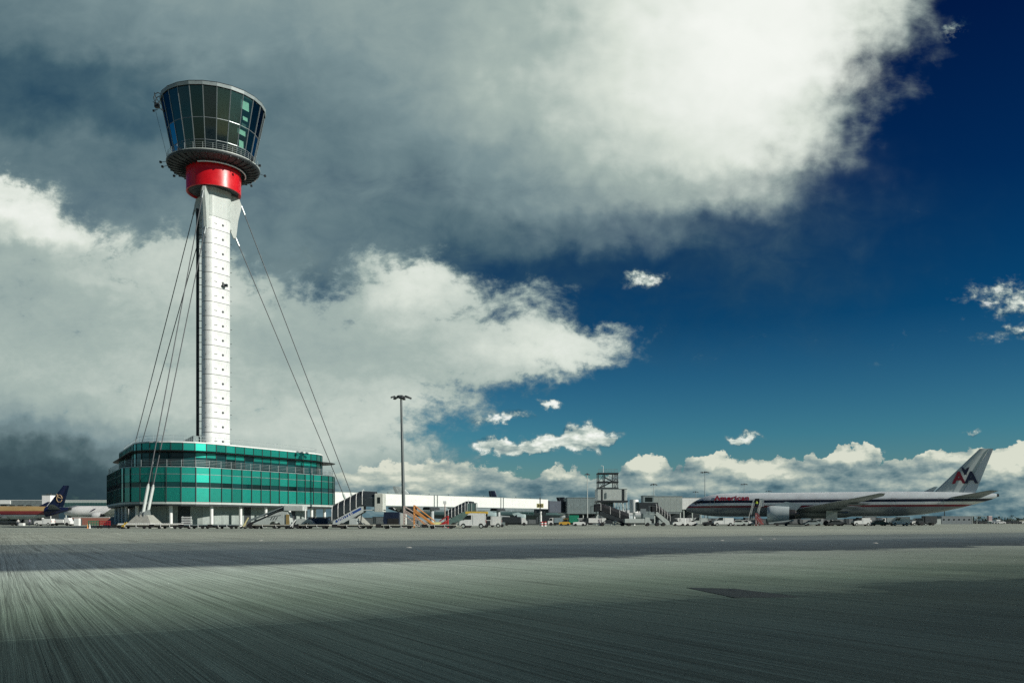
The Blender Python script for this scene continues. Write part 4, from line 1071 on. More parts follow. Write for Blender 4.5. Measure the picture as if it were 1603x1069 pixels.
# steel lookout tower standing on a grey plant room
Yb = 240.0
lt = thing('lookout_tower', 'open dark steel frame tower with a zigzag stair on top of the grey plant room', 'tower', (at(952, Yb), Yb, 0))
x0, x1 = at(937, Yb)-at(952, Yb), at(967, Yb)-at(952, Yb); zr, ztp = zat(765, Yb), zat(740, Yb)
for x in (x0, x0+1.7, x1-1.0, x1):
    for y in (0, 4): MB().bar((x, y, zr), (x, y, ztp), .13, 6).build('post', dark, lt)
for z in (zr+.2, (zr+ztp)/2-.3, ztp-.1):
    f_ = MB().path([(x0-.1, -.1, z), (x1+.1, -.1, z), (x1+.1, 4.1, z), (x0-.1, 4.1, z), (x0-.1, -.1, z)], .2, 5); f_.build('ring_beam', dark, lt)
zz = (zr+ztp)/2-.3
for (a, b_) in (((x0, 0, zr), (x0+1.7, 0, zz)), ((x0+1.7, 0, zr), (x0, 0, zz)), ((x0, 0, zz), (x0+1.7, 0, ztp)), ((x0+1.7, 0, zz), (x0, 0, ztp)), ((x1-1, 0, zr), (x1, 0, zz)), ((x1-1, 0, ztp), (x1, 0, zz)), ((x1-1, 0, zz), (x1, 0, ztp))):
    MB().bar(a, b_, .06, 5).build('brace', dark, lt)
for (a, b_) in (((x0+.2, 1, zr+.3), (x1-1.0, 1, zz+.2)), ((x1-1, 2.4, zz+.2), (x0+1.8, 2.4, ztp-1.1))):
    st_ = MB(); st_.bar(a, b_, .22, 4); st_.bar(Vector(a)+Vector((0,0,1)), Vector(b_)+Vector((0,0,1)), .05, 4)
    for k in range(6): p = Vector(a).lerp(Vector(b_), k/5); st_.bar(p, p+Vector((0,0,1)), .035, 4)
    st_.build('stair_flight', dark, lt)
rl2 = MB()
for k in range(7): rl2.bar((x0+(x1-x0)*k/6, 0, ztp), (x0+(x1-x0)*k/6, 0, ztp+1.0), .04, 4)
rl2.bar((x0, 0, ztp+1), (x1, 0, ztp+1), .05, 4).bar((x0, 0, ztp+.5), (x1, 0, ztp+.5), .04, 4); rl2.build('railing', steel, lt)
MB().path([(x0+1.3, 0, ztp), (x0+1.3, 0, ztp+1.9), (x0+.7, 0, ztp+2.0)], .07, 5).build('hook_mast', white, lt)
pl = thing('plant_room', 'raised grey plant room on steel lattice legs carrying the lookout tower', 'building', (at(958, Yb), Yb, 0))
px_ = lambda p: at(p, Yb)-at(958, Yb)
zp0, zp1 = zat(783, Yb), zat(765.5, Yb)
for a, b_, m in ((936, 940.5, palegrey), (943.5, 973, palegrey), (977.5, 981, palegrey)):
    MB().box(px_(a), px_(b_), -.12, 0, zp0, zp1).build('wall_panel', m, pl)
for a, b_ in ((940.6, 943.4), (973.1, 977.4)): MB().box(px_(a), px_(b_), -.04, .02, zp0, zp1).build('recess_panel', dark, pl)
MB().box(px_(936)+.02, px_(981)-.02, .03, 9.0, zp0+.02, zp1-.02).build('wall', white, pl)
MB().box(px_(981), px_(981)+.12, 0, 9, zp0, zp1).build('end_wall', white, pl)
MB().box(px_(935.5), px_(983), -.25, 9.2, zp0-.5, zp0).build('floor_beam', dark, pl)
MB().box(px_(936), px_(982), -.2, 9.1, zp1, zp1+.14).build('roof', grey, pl)
for p in (938, 962, 981):
    for y in (0, 8): MB().bar((px_(p), y, 0), (px_(p), y, zp0-.4), .17, 6).build('leg', palegrey, pl)
for (a, b_) in (((962, 3.4), (968.5, zp0-.6)), ((968.5, zp0-.6), (971, 3.4)), ((972, zp0-.6), (981, 3.2)), ((968, 3.2), (975, .6)), ((972, 3.2), (981, .6)), ((961, 3.2), (981, 3.2)), ((938, 3.2), (961, 3.2))):
    MB().bar((px_(a[0]), -.1, a[1]), (px_(b_[0]), -.1, b_[1]), .10, 5).build('brace', palegrey, pl)
MB().box(px_(939), px_(961), 1.4, 1.6, 3.4, zp0-.5).build('louvre_screen', dark, pl)
for k in range(12): MB().box(px_(940+k*1.8), px_(940+k*1.8)+.12, 1.2, 1.38, 3.4, zp0-.6).build('louvre', grey, pl)
MB().box(px_(948), px_(950.2), -.3, -.13, zp1-2.6, zp1-1.0).build('hatch', grey, pl)
# sunlit round-ended bridge head cabin
Yc = 236.0
rc2 = thing('jet_bridge_rotunda', 'sunlit white round-ended boarding bridge cabin on a stub column right of the plant room', 'boarding bridge', (at(993.5, Yc), Yc, 0))
cc_ = (0, 1.2, 0); MB().lathe([(.0, 7.1), (1.15, 7.1), (1.25, 6.9), (1.25, 3.5), (0, 3.4)], 20, (0, 1.2, 0)).build('cabin', white, rc2, True)
MB().box(.55, 1.05, -.2, .4, 4.0, 6.5).build('window', tint, rc2)
MB().bar((0, 1.2, 0), (0, 1.2, 3.4), .35, 12).build('column', white, rc2, True)
tb = MB().box(1.2, 6.5, .3, 2.6, 3.9, 6.3).build('tunnel', dark, rc2)
MB().box(1.6, 3.2, .22, .29, 3.3, 4.6).build('railing_panel', steel, rc2)

# ------------------------------------------------------------------ lamp masts
def mast(name, label, px, Y, ytop, heads=4, r=.22, lean=0.0, cab=None, m=steel, span=2.0, group=None):
    H = zat(ytop, Y); t = thing(name, label, 'lamp mast', (at(px, Y), Y, 0), 0, group)
    MB().bar((0, 0, 0), (lean*H, 0, H), r, 10, r*.55).build('pole', m, t, True)
    if heads:
        hb = MB().lathe([(r*1.2, H-.5), (r*1.6, H-.4), (r*1.6, H-.1), (r*.8, H+.1)], 12, (lean*H, 0, 0)); hb.build('head_ring', dark, t)
    for k in range(heads):
        a = 2*pi*k/max(1, heads)+.35; d = Vector((cos(a), sin(a), 0)); c = Vector((lean*H, 0, H-.3))
        arm = MB().bar(c, c+d*span*.8, .06, 5).build('arm', dark, t)
        M_ = Matrix.Translation(c+d*span) @ Matrix.Rotation(a, 4, 'Z') @ Matrix.Rotation(radians(18), 4, 'Y')
        fl = MB(); fl.bevbox(-.42, .42, -.28, .28, -.12, .14, .06, M_); fl.build('floodlight', dark, arm)
    return t
mast_o = mast('lamp_mast', 'tall slender grey lamp mast with four floodlights rising from the white cabinet', 632.5, 160, 619.5, 6, .36, -.022, span=1.55, m=mat('mast_grey', (.10, .12, .12), .5, .3, .1, 2))
kb = thing('equipment_cabinet', 'large white equipment cabinet at the foot of the tall lamp mast', 'cabinet', (at(629.5, 157), 157, 0))
MB().bevbox(-.80, .80, -.6, .6, 0, 2.55, .05).build('body', mat('cabinet_white', (.62, .65, .60), .5, 0, .15, 3, .2), kb)
MB().box(-.7, .7, -.63, -.6, .15, 2.4).build('door', mat('cabinet_white', (.62, .65, .60)), kb); MB().box(.45, .55, -.68, -.63, 1.2, 1.45).build('handle', dark, kb)
mast('lamp_mast', 'thin pale mast left of the steel lookout tower', 919.5, 290, 741, 2, .20, span=.5, m=palegrey)
mast('lamp_mast', 'pale lamp mast above the left part of the long grey pier block', 1023.5, 300, 757, 3, .17, span=.9, m=palegrey)
mast('lamp_mast', 'taller of the two lamp masts behind the nose of the polished airliner', 1103.5, 330, 738, 4, .20, span=1.5)
mast('lamp_mast', 'shorter lamp mast standing behind the lettering of the polished airliner', 1165, 420, 757, 4, .2, span=1.6)
mast('lamp_mast', 'lamp mast of which only the small head shows over the airliner roof', 1203.5, 480, 768, 3, .2, span=1.5)
mast('lamp_mast', 'small far lamp mast between the grey pier block and the tall mast', 1089, 450, 769, 2, .2, span=1.2)
mast('lamp_mast', 'dark lamp post behind the low building under the airliner tail', 1478.5, 400, 795, 0, .3, m=dark)
mast('lamp_mast', 'white lamp post with a T head beside the white block at the left', 79.5, 290, 772, 2, .14, span=1.0, m=white)

# ------------------------------------------------------------------ stand number sign
sg = thing('stand_sign', 'stand sign with yellow number board on a white post left of the grey pier block', 'sign', (at(845.5, 215), 215, 0))
MB().bar((.15, 0, 0), (.15, 0, 3.6), .28, 10).build('post', white, sg, True)
MB().bar((0, 0, 3.4), (0, 0, 7.0), .14, 6).build('mast', dark, sg)
MB().box(-1.5, 1.5, -.2, .2, 2.75, 3.25).build('lamp_bar', dark, sg)
MB().box(-1.3, -.9, -.24, -.2, 3.3, 3.8).build('lamp', dark, sg); MB().box(.9, 1.3, -.24, -.2, 3.3, 3.8).build('lamp', dark, sg)
bd = MB().box(-.86, .86, -.12, .12, 4.55, 5.55).build('board', mat('sign_yellow', (.62, .56, .22), .5, 0, .08, 3), sg)
o = put('lettering', text_mesh('342', .95, black, .01, .035), bd, (0, -.15, 5.02)); o.rotation_euler = (pi/2, 0, 0)
MB().bar((0, 0, 6.9), (0, 0, 8.2), .04, 5).build('aerial', dark, sg)
for k, (px, h) in enumerate(((848, 1.1), (853, 1.1))):
    br2 = thing('barrier_drum', ('red and white striped barrier drum left of the stand sign foot', 'red and white striped barrier drum right of the stand sign foot')[k], 'barrier', (at(px, 190), 190, 0), 0, 'striped drums at the stand sign')
    for j in range(4): MB().lathe([(0, .02), (.35, .02), (.32, .26), (0, .26)], 12, (0, 0, j*.26)).build('band', redm if j % 2 else white, br2)

# ------------------------------------------------------------------ ground equipment along the tower
def dolly(label, px0, px1, Y, deck=steel, zt=.62, rollers=False, bumper=True, group='flat cargo dollies in a row'):
    x0, x1 = at(px0, Y), at(px1, Y); L = x1-x0
    t = thing('cargo_dolly', label, 'cargo dolly', ((x0+x1)/2, Y, 0), 0, group)
    dk = MB().box(-L/2+.25, L/2-.15, -1.2, 1.2, zt-.16, zt).build('deck', deck, t)
    if rollers:
        for k in range(int(L/.28)):
            MB().bar((-L/2+.4+k*.28, -1.1, zt+.07), (-L/2+.4+k*.28, 1.1, zt+.07), .07, 8).build('roller', white, dk)
    MB().box(-L/2+.6, L/2-.5, -.9, .9, .26, zt-.17).build('frame', dark, t)
    if bumper: MB().bevbox(-L/2-.55, -L/2+.22, -1.15, 1.15, .18, zt+.02, .06).build('bumper', black, t)
    for x in (-L/2+.9, L/2-.9):
        for y in (-1.0, 1.0): MB().bar((x, y-.1, .21), (x, y+.1, .21), .21, 12).build('wheel', black, t)
    MB().path([(L/2-.15, 0, .35), (L/2+.5, -.1, .2), (L/2+.75, -.1, .55)], .05, 5).build('tow_bar', mat('tow_bar_pale', (.5, .5, .4), .5), t)
    for x in (-L*.22, L*.1): MB().path([(x, -1.22, zt-.05), (x+.1, -1.32, .25), (x+.35, -1.32, .22)], .035, 4).build('strap', white, t)
    return t
flat = mat('dolly_deck', (.42, .42, .36), .6, .2, .25, 2, .2)
Yd = 122.0
for lab, a, b_, Y, dk, ro in (
    ('roller dolly with white beaded deck in front of the pale concrete cable anchor', 186, 240, 124, flat, True),
    ('roller dolly right of the cable anchor, below the dark end of the tower building', 244, 288, 124, flat, True),
    ('low dolly behind the white stacked rails under the tower building', 290, 331, 122, steel, False),
    ('low grey dolly left of the yellow towbar, under the teal building', 334, 376, 122, steel, False),
    ('flat dolly below the grey belt stair truck', 396, 461, Yd, flat, False),
    ('flat dolly below the small grey wedge trailer', 468, 519, Yd, flat, False),
    ('flat dolly below the blue striped covered stairs', 528, 588, Yd, flat, False),
    ('flat dolly in front of the navy container and the white cabinet', 596, 651, Yd, flat, False),
    ('flat dolly at the right end of the row, left of the white van', 667, 716, Yd, flat, False)):
    dolly(lab, a, b_, Y, dk, rollers=ro)
# stacked rails, yellow tow bars
def rack(label, px, Y):
    t = thing('tow_bar_rack', label, 'rack', (at(px, Y), Y, 0))
    for k in range(5): MB().box(-.72, .72, -.06, .06, .65+k*.24, .76+k*.24).build('rail', white, t)
    for x in (-.6, .6): MB().box(x-.05, x+.05, .07, .15, 0, 1.8).build('post', palegrey, t)
rack('rack of five white rails standing behind the dollies', 292, 123.6)
def ladder_barrier(label, px, Y, m, flip=1, h=1.6):
    t = thing('tow_bar', label, 'tow bar', (at(px, Y), Y, 0))
    MB().bar((-.5*flip, 0, .35), (.25*flip, 0, h), .10, 6).build('bar', m, t); MB().bar((-.5*flip, 0, .35), (-.9*flip, 0, .1), .12, 6).build('tow_eye', dark, t)
    MB().bar((-.2*flip, -.3, .12), (-.2*flip, .3, .12), .12, 10).build('wheel', black, t); MB().bar((-.2*flip, 0, .1), (-.1*flip, 0, .9), .05, 5).build('strut', m, t)
ladder_barrier('pale yellow tow bar leaning up left of the grey belt stair truck', 386, 121, mat('faded_yellow', (.55, .50, .25), .6), 1)
ladder_barrier('white tow bar leaning right of the grey belt stair truck', 460, 120.8, white, 1, 1.3)
ladder_barrier('yellow hitch bar in front of the concrete cable anchor', 196, 122, yellow, 1, .9)
for k, (px, lab, m) in enumerate(((150, 'green mesh baggage cart left of the red one', green), (167, 'red mesh baggage cart beside the concrete cable anchor', redm))):
    t = thing('baggage_cart', lab, 'baggage cart', (at(px, 132), 132, 0), 0, 'mesh baggage carts')
    MB().box(-.9, .9, -.6, .6, .3, .42).build('deck', dark, t)
    for j in range(5): MB().box(-.85+j*.4, -.80+j*.4, -.62, -.55, .42, 1.15).build('post', m, t)
    for j in range(3): MB().box(-.88, .88, -.66, -.62, .55+j*.25, .66+j*.25).build('rail', m, t)
    for x in (-.6, .6): MB().bar((x, -.6, .2), (x, -.45, .2), .2, 10).build('wheel', black, t)
for k, px in enumerate((137, 140.5)):
    MBc = thing('traffic_cone', ('orange traffic cone, the left of two by the green cart', 'white banded cone, the right of two by the green cart')[k], 'traffic cone', (at(px, 125), 125, 0))
    MB().lathe([(.0, .03), (.2, .03), (.15, .06), (.12, .08), (.03, .7), (0, .72)], 12).build('cone', (orange, white)[k], MBc)

# grey belt stair truck
Yg = 128.0; gx = at(400, Yg)
gt_ = thing('belt_stair_truck', 'grey wedge-shaped stair truck with a flat box on top, in front of the teal building', 'stair truck', (gx, Yg, 0))
pxm = lambda p: at(p, Yg)-gx
prof = [(0, .45), (0, .75), (pxm(437), 2.35), (pxm(444), 2.55), (pxm(453), 2.45), (pxm(457), 1.0), (pxm(457), .45), (pxm(443), .45), (pxm(441), .85), (pxm(436), 1.05), (pxm(429), 1.05), (pxm(425), .75), (pxm(423), .45)]
MB().prism(prof, -1.1, 1.1).build('body', palegrey, gt_)
MB().bevbox(pxm(446), pxm(478.5), -1.15, 1.15, 2.65, 3.45, .18).build('top_box', palegrey, gt_)
for y in (-1.0, .2):
    MB().bar((pxm(387), y, 1.0), (pxm(446), y, 3.2), .09, 6).build('handrail', grey, gt_); MB().bar((pxm(392), y, .7), (pxm(447), y, 2.9), .07, 6).build('handrail', dark, gt_)
MB().prism([(pxm(430), 2.65), (pxm(447), 2.7), (pxm(447), 3.3), (pxm(442), 3.4)], -.8, .8).build('lift_linkage', dark, gt_)
MB().bar((pxm(478), 0, .4), (pxm(478), 0, 2.9), .10, 8).build('prop', white, gt_)
MB().box(pxm(451), pxm(456), -1.2, -1.1, .6, 2.1).build('ladder_panel', mat('ochre_panel', (.30, .22, .08), .6), gt_)
for k in range(3): MB().bar((pxm(427+k*4), -1.12, 1.3), (pxm(430+k*4), -1.12, 1.75), .04, 4).build('vent_slot', dark, gt_)
MB().bar((pxm(423), -1.12, 1.7), (pxm(443), -1.12, 1.98), .04, 4).build('vent_slot', dark, gt_)
for x in (433, 396): 
    for y in (-1.0, 1.0): MB().bar((pxm(x), y-.14, .42), (pxm(x), y+.14, .42), .42, 14).build('wheel', black, gt_)
g2 = thing('wedge_trailer', 'small low grey wedge trailer between the stair truck and the blue striped stairs', 'trailer', (at(463, Yg), Yg, 0))
MB().prism([(0, .45), (.5, 1.45), (2.2, 1.35), (2.9, .7), (2.9, .45), (2.4, .45), (2.2, .8), (1.6, .85), (1.2, .45)], -.9, .9).build('body', palegrey, g2)
for x in (.5, 1.8): 
    for y in (-.8, .8): MB().bar((x, y-.1, .35), (x, y+.1, .35), .35, 12).build('wheel', black, g2)
bt = thing('blue_cart', 'dark blue equipment cart left of the blue striped stairs', 'cart', (at(500, 130), 130, 0))
MB().bevbox(-1.6, 1.4, -.8, .8, .5, 1.6, .1).build('body', mat('dark_blue_tarp', (.02, .05, .10), .6), bt); MB().box(-1.7, 1.6, -.9, .9, 1.62, 1.72).build('lid', dark, bt)
for x in (-1.1, .9): MB().bar((x, -.85, .25), (x, -.65, .25), .25, 10).build('wheel', black, bt)
MB().path([(1.4, -.85, .5), (2.0, -.85, 1.5)], .06).build('handle', white, bt)

# blue striped covered stairs
Ys = 126.0
stairs('passenger_stairs', 'covered stairs with a dark ribbed canopy, white door hood and blue strip lettered in white', (at(522, Ys), Ys, 0), 0, at(571, Ys)-at(522, Ys), 2.35, 2.3, .42,
       mat('stair_panel_grey', (.50, .55, .53), .45), mat('dark_canopy_sheet', (.035, .045, .05), .3), 5, mat('hood_cream', (.55, .58, .52), .5, 0, .1, 3, .2), at(602, Ys)-at(571, Ys), 'UNITED', stripe=blue, cover_h=2.25)
# green-grey stairs right of the orange ones, white van
Yv = 133.0
stairs('passenger_stairs', 'greenish stairs with dark side windows and a yellow platform, behind the white van', (at(697, 150), 150, 0), 0, at(735, 150)-at(697, 150), 2.1, 1.8, .4,
       mat('stair_green_grey', (.12, .20, .18), .5), mat('dark_canopy_sheet', (.035, .045, .05)), 7, None, at(747, 150)-at(735, 150), cover_h=1.6)
yb = thing('platform_truck', 'yellow lift platform with a glazed cab, above and behind the white van', 'lift truck', (at(740, 146), 146, 0))
MB().box(-1.2, 2.6, -.9, .9, 2.35, 2.75).build('platform', yellow, yb); MB().box(-.9, .6, -.7, .7, 2.76, 4.1).build('cab', mat('cab_green_glass', (.10, .16, .15), .2), yb)
for x in (-.9, -.15, .6): MB().box(x-.05, x+.05, -.76, -.7, 2.76, 4.15).build('cab_frame', palegrey, yb)
MB().box(-1, 3.0, -.8, .8, .4, 1.2).build('chassis', dark, yb)
for (a, b_) in (((-.8, 1.2), (2.2, 2.35)), ((2.2, 1.2), (-.8, 2.35))): MB().bar((a[0], -.7, a[1]), (b_[0], -.7, b_[1]), .08, 5).build('scissor_arm', dark, yb)
for x in (-.5, 2.3): MB().bar((x, -.95, .4), (x, -.7, .4), .4, 12).build('wheel', black, yb)

def van(name, label, px, Y, L=5.2, H=2.25, m=white, flip=1, group=None, rz=0, hi=False):
    """panel van, nose towards -x when flip = 1"""
    t = thing(name, label, 'van', (at(px, Y), Y, 0), rz if flip == 1 else rz+pi, group)
    w = .98; k = L/5.2
    P = [(-2.6, .45), (-2.62, .85), (-2.5, 1.12), (-1.85, 1.32), (-1.05, 2.05), (-.7, H-.04), (-.3, H), (2.5, H-.03), (2.6, H-.2), (2.6, .42), (2.15, .42), (2.0, .72), (1.7, .8), (1.4, .72), (1.25, .42), (-1.4, .42), (-1.5, .7), (-1.8, .8), (-2.1, .7), (-2.25, .42)]
    P = [(x*k, z) for x, z in P]
    def ring(y, s): return [Vector((x*(1 if abs(s-1) < .01 else .985), y, .42+(z-.42)*(s if z > 1.3 else 1))) for x, z in P]
    MB().loft([ring(-w*.97, .985), ring(-w, .97) if False else ring(-w, .97), ring(w, .97), ring(w*.97, .985)]).build('body', m, t)
    MB().prism([(-1.72*k, 1.36), (-1.08*k, 1.98), (-.25*k, 2.0), (-.25*k, 1.36)], -w-.012, -w+.02).build('side_window', tint, t)
    MB().prism([(-1.72*k, 1.36), (-1.08*k, 1.98), (-.25*k, 2.0), (-.25*k, 1.36)], w-.02, w+.012).build('side_window', tint, t)
    MB().add([(-1.90*k, -.85, 1.335), (-1.90*k, .85, 1.335), (-1.10*k, .8, 2.04), (-1.10*k, -.8, 2.04)], [(0,1,2,3)]).build('windscreen', tint, t)
    MB().bevbox(-2.68*k, -2.4*k, -.95, .95, .38, .72, .05).build('bumper', dark, t); MB().bevbox(2.55*k, 2.68*k, -.92, .92, .4, .62, .04).build('bumper', dark, t)
    for y in (-.7, .7): MB().box(-2.62*k, -2.5*k, y-.16, y+.16, .85, 1.05).build('headlight', mat('lamp_glass', (.6, .62, .6), .15), t)
    for y in (-.85, .85): MB().box(2.6*k, 2.63*k, y-.08, y+.08, .9, 1.3).build('tail_light', redm, t)
    for x in (-1.8*k, 1.7*k):
        for y in (-.88, .88):
            wh = MB().bar((x, y-.11, .35), (x, y+.11, .35), .35, 16).build('wheel', black, t)
            s_ = -1 if y < 0 else 1; MB().bar((x, y+s_*.10, .35), (x, y+s_*.125, .35), .2, 12).build('hub_cap', palegrey, wh)
    for s_ in (-1, 1): MB().box(-1.55*k, -1.4*k, s_*(w+.02)-.08, s_*(w+.02)+.08, 1.35, 1.65).build('mirror', dark, t)
    MB().box(.1*k, .13*k, -w-.006, -w+.01, .6, 2.05).build('door_seam', grey, t)
    return t
van('panel_van', 'clean white panel van parked nose left at the end of the dolly row', 740, 131, 4.0, 2.35)
van('panel_van', 'small white van right behind the clean white panel van', 770, 150, 3.4, 2.0)

# orange stairs
def open_stairs(label, px, Y, m, L, H, flip):
    t = thing('aircraft_steps', label, 'steps', (at(px, Y), Y, 0), 0 if flip > 0 else pi)
    for y in (-.6, .6):
        MB().prism([(0, .2), (0, .5), (L, H+.3), (L, H)], y-.05, y+.05).build('stringer', m, t)
        MB().bar((0, y, 1.1), (L, y, H+1.1), .06, 6).build('handrail', m, t); MB().bar((L, y, 0), (L, y, H+1.1), .07, 6).build('post', m, t)
        MB().bar((0, y, .5), (L, y, H+.5), .04, 5).build('mid_rail', m, t)
    for k in range(int(H/.25)): MB().box(L*k*.25/H+.1, L*k*.25/H+.35, -.55, .55, .3+k*.25, .34+k*.25).build('step', steel, t)
    for s_ in (-1, 1): MB().bar((L*.35, s_*.6, .1), (L, s_*.6, H*.85), .05, 5).build('brace', m, t)
    return t
open_stairs('orange steps descending to the right, left of the round walkway column', 681, 140, orange, 3.4, 2.6, -1)
open_stairs('pale pink-grey steps just left of the orange steps', 672, 143, mat('faded_pink_metal', (.42, .34, .30), .6), 4.2, 2.5, -1)
open_stairs('low red and white steps under the green-grey stairs', 688, 141, redm, 1.4, .9, 1)
pt = thing('floodlight_post', 'thin pink-grey post with a small floodlight right of the round column', 'post', (at(696.5, 145), 145, 0))
MB().bar((0, 0, 0), (0, 0, 4.2), .09, 6).build('pole', MATS['faded_pink_metal'], pt); MB().box(-.3, .25, -.2, .2, 4.0, 4.5).build('lamp_head', white, pt)
pt = thing('floodlight_post', 'thin post left of the pale steps beside the white cabinet', 'post', (at(648, 145), 145, 0))
MB().bar((0, 0, 0), (0, 0, 3.4), .09, 6).build('pole', MATS['faded_pink_metal'], pt)
nc = thing('cargo_container', 'big dark navy container behind the dollies, left of the white cabinet', 'container', (at(614, 150), 150, 0))
MB().prism([(-1.3, .3), (-1.5, 1.2), (-1.3, 2.7), (1.3, 2.7), (1.3, .3)], -.8, .8).build('shell', navy, nc); MB().box(-.7, 1.25, -.86, -.8, .4, 1.6).build('curtain', black, nc); MB().box(-1.3, 1.3, -.8, .8, 0, .28).build('base', dark, nc)

# ------------------------------------------------------------------ under and around the centre stands
stairs('passenger_stairs', 'long black covered stairs sloping down to the right in front of the lookout tower', (at(984, 205), 205, 0), pi, at(984, 205)-at(938, 205), 2.6, 2.2, .35, dark, mat('black_canopy_sheet', (.012, .014, .016), .5), 3, None, 2.0, cover_h=1.9, rail=dark)
stairs('passenger_stairs', 'covered stairs with white ribs on a black canopy, right of the rotunda', (at(1048, 200), 200, 0), pi, at(1048, 200)-at(1026, 200), 2.5, 1.8, .35, palegrey, mat('black_canopy_sheet', (.012, .014, .016)), 5, None, 1.5, cover_h=1.7)
def truck(label, px, Y, L=6.5, H=2.7, m=white, cabm=white, flip=1, group=None, zb=.75, name='service_truck', cat='truck'):
    t = thing(name, label, cat, (at(px, Y), Y, 0), 0 if flip == 1 else pi, group)
    MB().prism([(-L/2, .45), (-L/2, 1.2), (-L/2+.25, 1.25), (-L/2+.5, 2.0), (-L/2+1.5, 2.05), (-L/2+1.5, .45)], -.95, .95).build('cab', cabm, t)
    MB().prism([(-L/2+.3, 1.3), (-L/2+.55, 1.9), (-L/2+1.2, 1.9), (-L/2+1.2, 1.3)], -.965, -.95).build('side_window', tint, t)
    MB().bevbox(-L/2+1.65, L/2, -1.05, 1.05, zb, H, .06).build('cargo_box', m, t)
    MB().box(-L/2+.2, L/2-.1, -.8, .8, .42, .72).build('chassis', dark, t)
    for x in (-L/2+.85, L/2-1.1):
        for y in (-.85, .85): MB().bar((x, y-.13, .42), (x, y+.13, .42), .42, 14).build('wheel', black, t)
    return t
def tug(label, px, Y, m=white, flip=1, group=None):
    t = thing('baggage_tug', label, 'baggage tug', (at(px, Y), Y, 0), 0 if flip == 1 else pi, group)
    MB().prism([(-1.5, .3), (-1.5, .9), (-.5, 1.0), (-.5, 1.0), (.9, 1.0), (1.4, .8), (1.4, .3)], -.65, .65).build('body', m, t)
    for x in (-.3, .8):
        for y in (-.55, .55): MB().bar((x, y, 1.0), (x-.05, y, 1.75), .04, 5).build('post', dark, t)
    MB().box(-.45, .95, -.65, .65, 1.75, 1.83).build('roof', m, t); MB().box(.1, .6, -.35, .35, 1.0, 1.3).build('seat', black, t)
    for x in (-.95, .85):
        for y in (-.6, .6): MB().bar((x, y-.09, .3), (x, y+.09, .3), .3, 12).build('wheel', black, t)
    return t
truck('light grey flat-sided truck right of the black covered stairs', 998, 200, 6.2, 1.7, palegrey, palegrey, -1)
truck('white flat-backed truck with dark cab below the black covered stairs', 929, 215, 6.0, 1.9, white, dark, 1)
truck('green skip lorry left of the pier block under the dark airliner nose', 893, 225, 4.2, 2.7, green, dark, 1)
truck('low blue-grey tank truck under the nose of the grey-teal airliner', 872, 230, 5.0, 2.0, mat('tank_blue_grey', (.22, .30, .32), .5), white, 1)
tug('yellow tug between the tank truck and the green lorry', 884, 222, mat('amber_paint', (.6, .36, .05), .5), 1)
tug('white tug in front of the black covered stairs', 907, 205, white, 1)
tug('pale tug right of the ribbed covered stairs', 1062, 205, white, -1)
truck('dark catering truck under the front of the grey-teal airliner', 858, 236, 5.5, 2.6, dark, dark, -1)
truck('dark box truck beyond the round walkway column', 806, 225, 6.5, 2.3, dark, white, -1)
tug('dark grey tug at the foot of the right walkway column', 778, 160, grey, -1)
for k, (px, Y, L, lab) in enumerate(((1132, 205, 4.8, 'white and green van parked under the lettering of the polished airliner'), (1095, 215, 4.2, 'dark-windowed van under the nose of the polished airliner'), (1348, 210, 4.2, 'white van behind the wheels of the polished airliner'), (1408, 215, 4.4, 'pale van under the rear hull of the polished airliner'), (1438, 240, 4.6, 'white van right of the pale one under the airliner rear'))):
    van('panel_van', lab, px, Y, L, 2.0, white if k != 1 else palegrey, group='vans around the polished airliner')
def car(label, px, Y, m, group='cars and estates around the polished airliner', L=4.3):
    t = thing('car', label, 'car', (at(px, Y), Y, 0), 0, group)
    k = L/4.3; P = [(-2.15, .35), (-2.15, .7), (-1.4, .85), (-.8, 1.35), (.6, 1.42), (1.5, .95), (2.1, .9), (2.15, .35)]
    MB().prism([(x*k, z) for x, z in P], -.85, .85).build('body', m, t)
    MB().prism([(-1.15*k, .92), (-.75*k, 1.28), (.5*k, 1.33), (1.1*k, .95)], -.862, .862).build('side_windows', tint, t)
    for x in (-1.35*k, 1.3*k):
        for y in (-.78, .78): MB().bar((x, y-.1, .32), (x, y+.1, .32), .32, 14).build('wheel', black, t)
car('silver car parked right of the white and green van', 1155, 207, palegrey)
car('white car left of the open grey stairs by the airliner', 1165, 214, white)
car('dark grey car right of the engine of the polished airliner', 1272, 210, grey)
car('dark car beside the main wheels of the polished airliner', 1308, 212, dark)
car('dark green car between the main wheels and the rear vans', 1375, 214, mat('dark_green_body', (.02,.05,.04), .4))
truck('dark box truck under the rear hull of the polished airliner', 1450, 235, 5.0, 2.6, dark, dark, 1)
truck('grey box truck with a white cab below the belly of the polished airliner', 1391, 245, 5.2, 2.2, grey, white, 1)
tug('dark tug under the front hull of the polished airliner', 1110, 208, dark, 1)
tug('white tug under the nose of the polished airliner', 1082, 210, white, 1)
for px, Y, lab in ((1076, 212, 'white equipment box under the airliner nose, left one'), (1066, 207, 'white equipment box at the corner of the grey pier block')):
    t = thing('equipment_box', lab, 'box', (at(px, Y), Y, 0)); MB().bevbox(-1.0, 1.0, -.6, .6, .2, 1.9, .06).build('body', white, t); MB().box(-.8, .8, -.5, .5, 0, .2).build('base', dark, t)
cc2 = thing('belt_loader', 'low dark belt loader by the engine of the polished airliner', 'belt loader', (at(1222, 205), 205, 0))
MB().prism([(-3, .5), (-3, .8), (3, 1.5), (3, 1.2)], -.5, .5).build('belt', grey, cc2); MB().box(-1.5, 1.6, -.7, .7, .35, .8).build('chassis', dark, cc2)
for x in (-1, 1.1): MB().bar((x, -.75, .33), (x, -.55, .33), .33, 12).build('wheel', black, cc2)
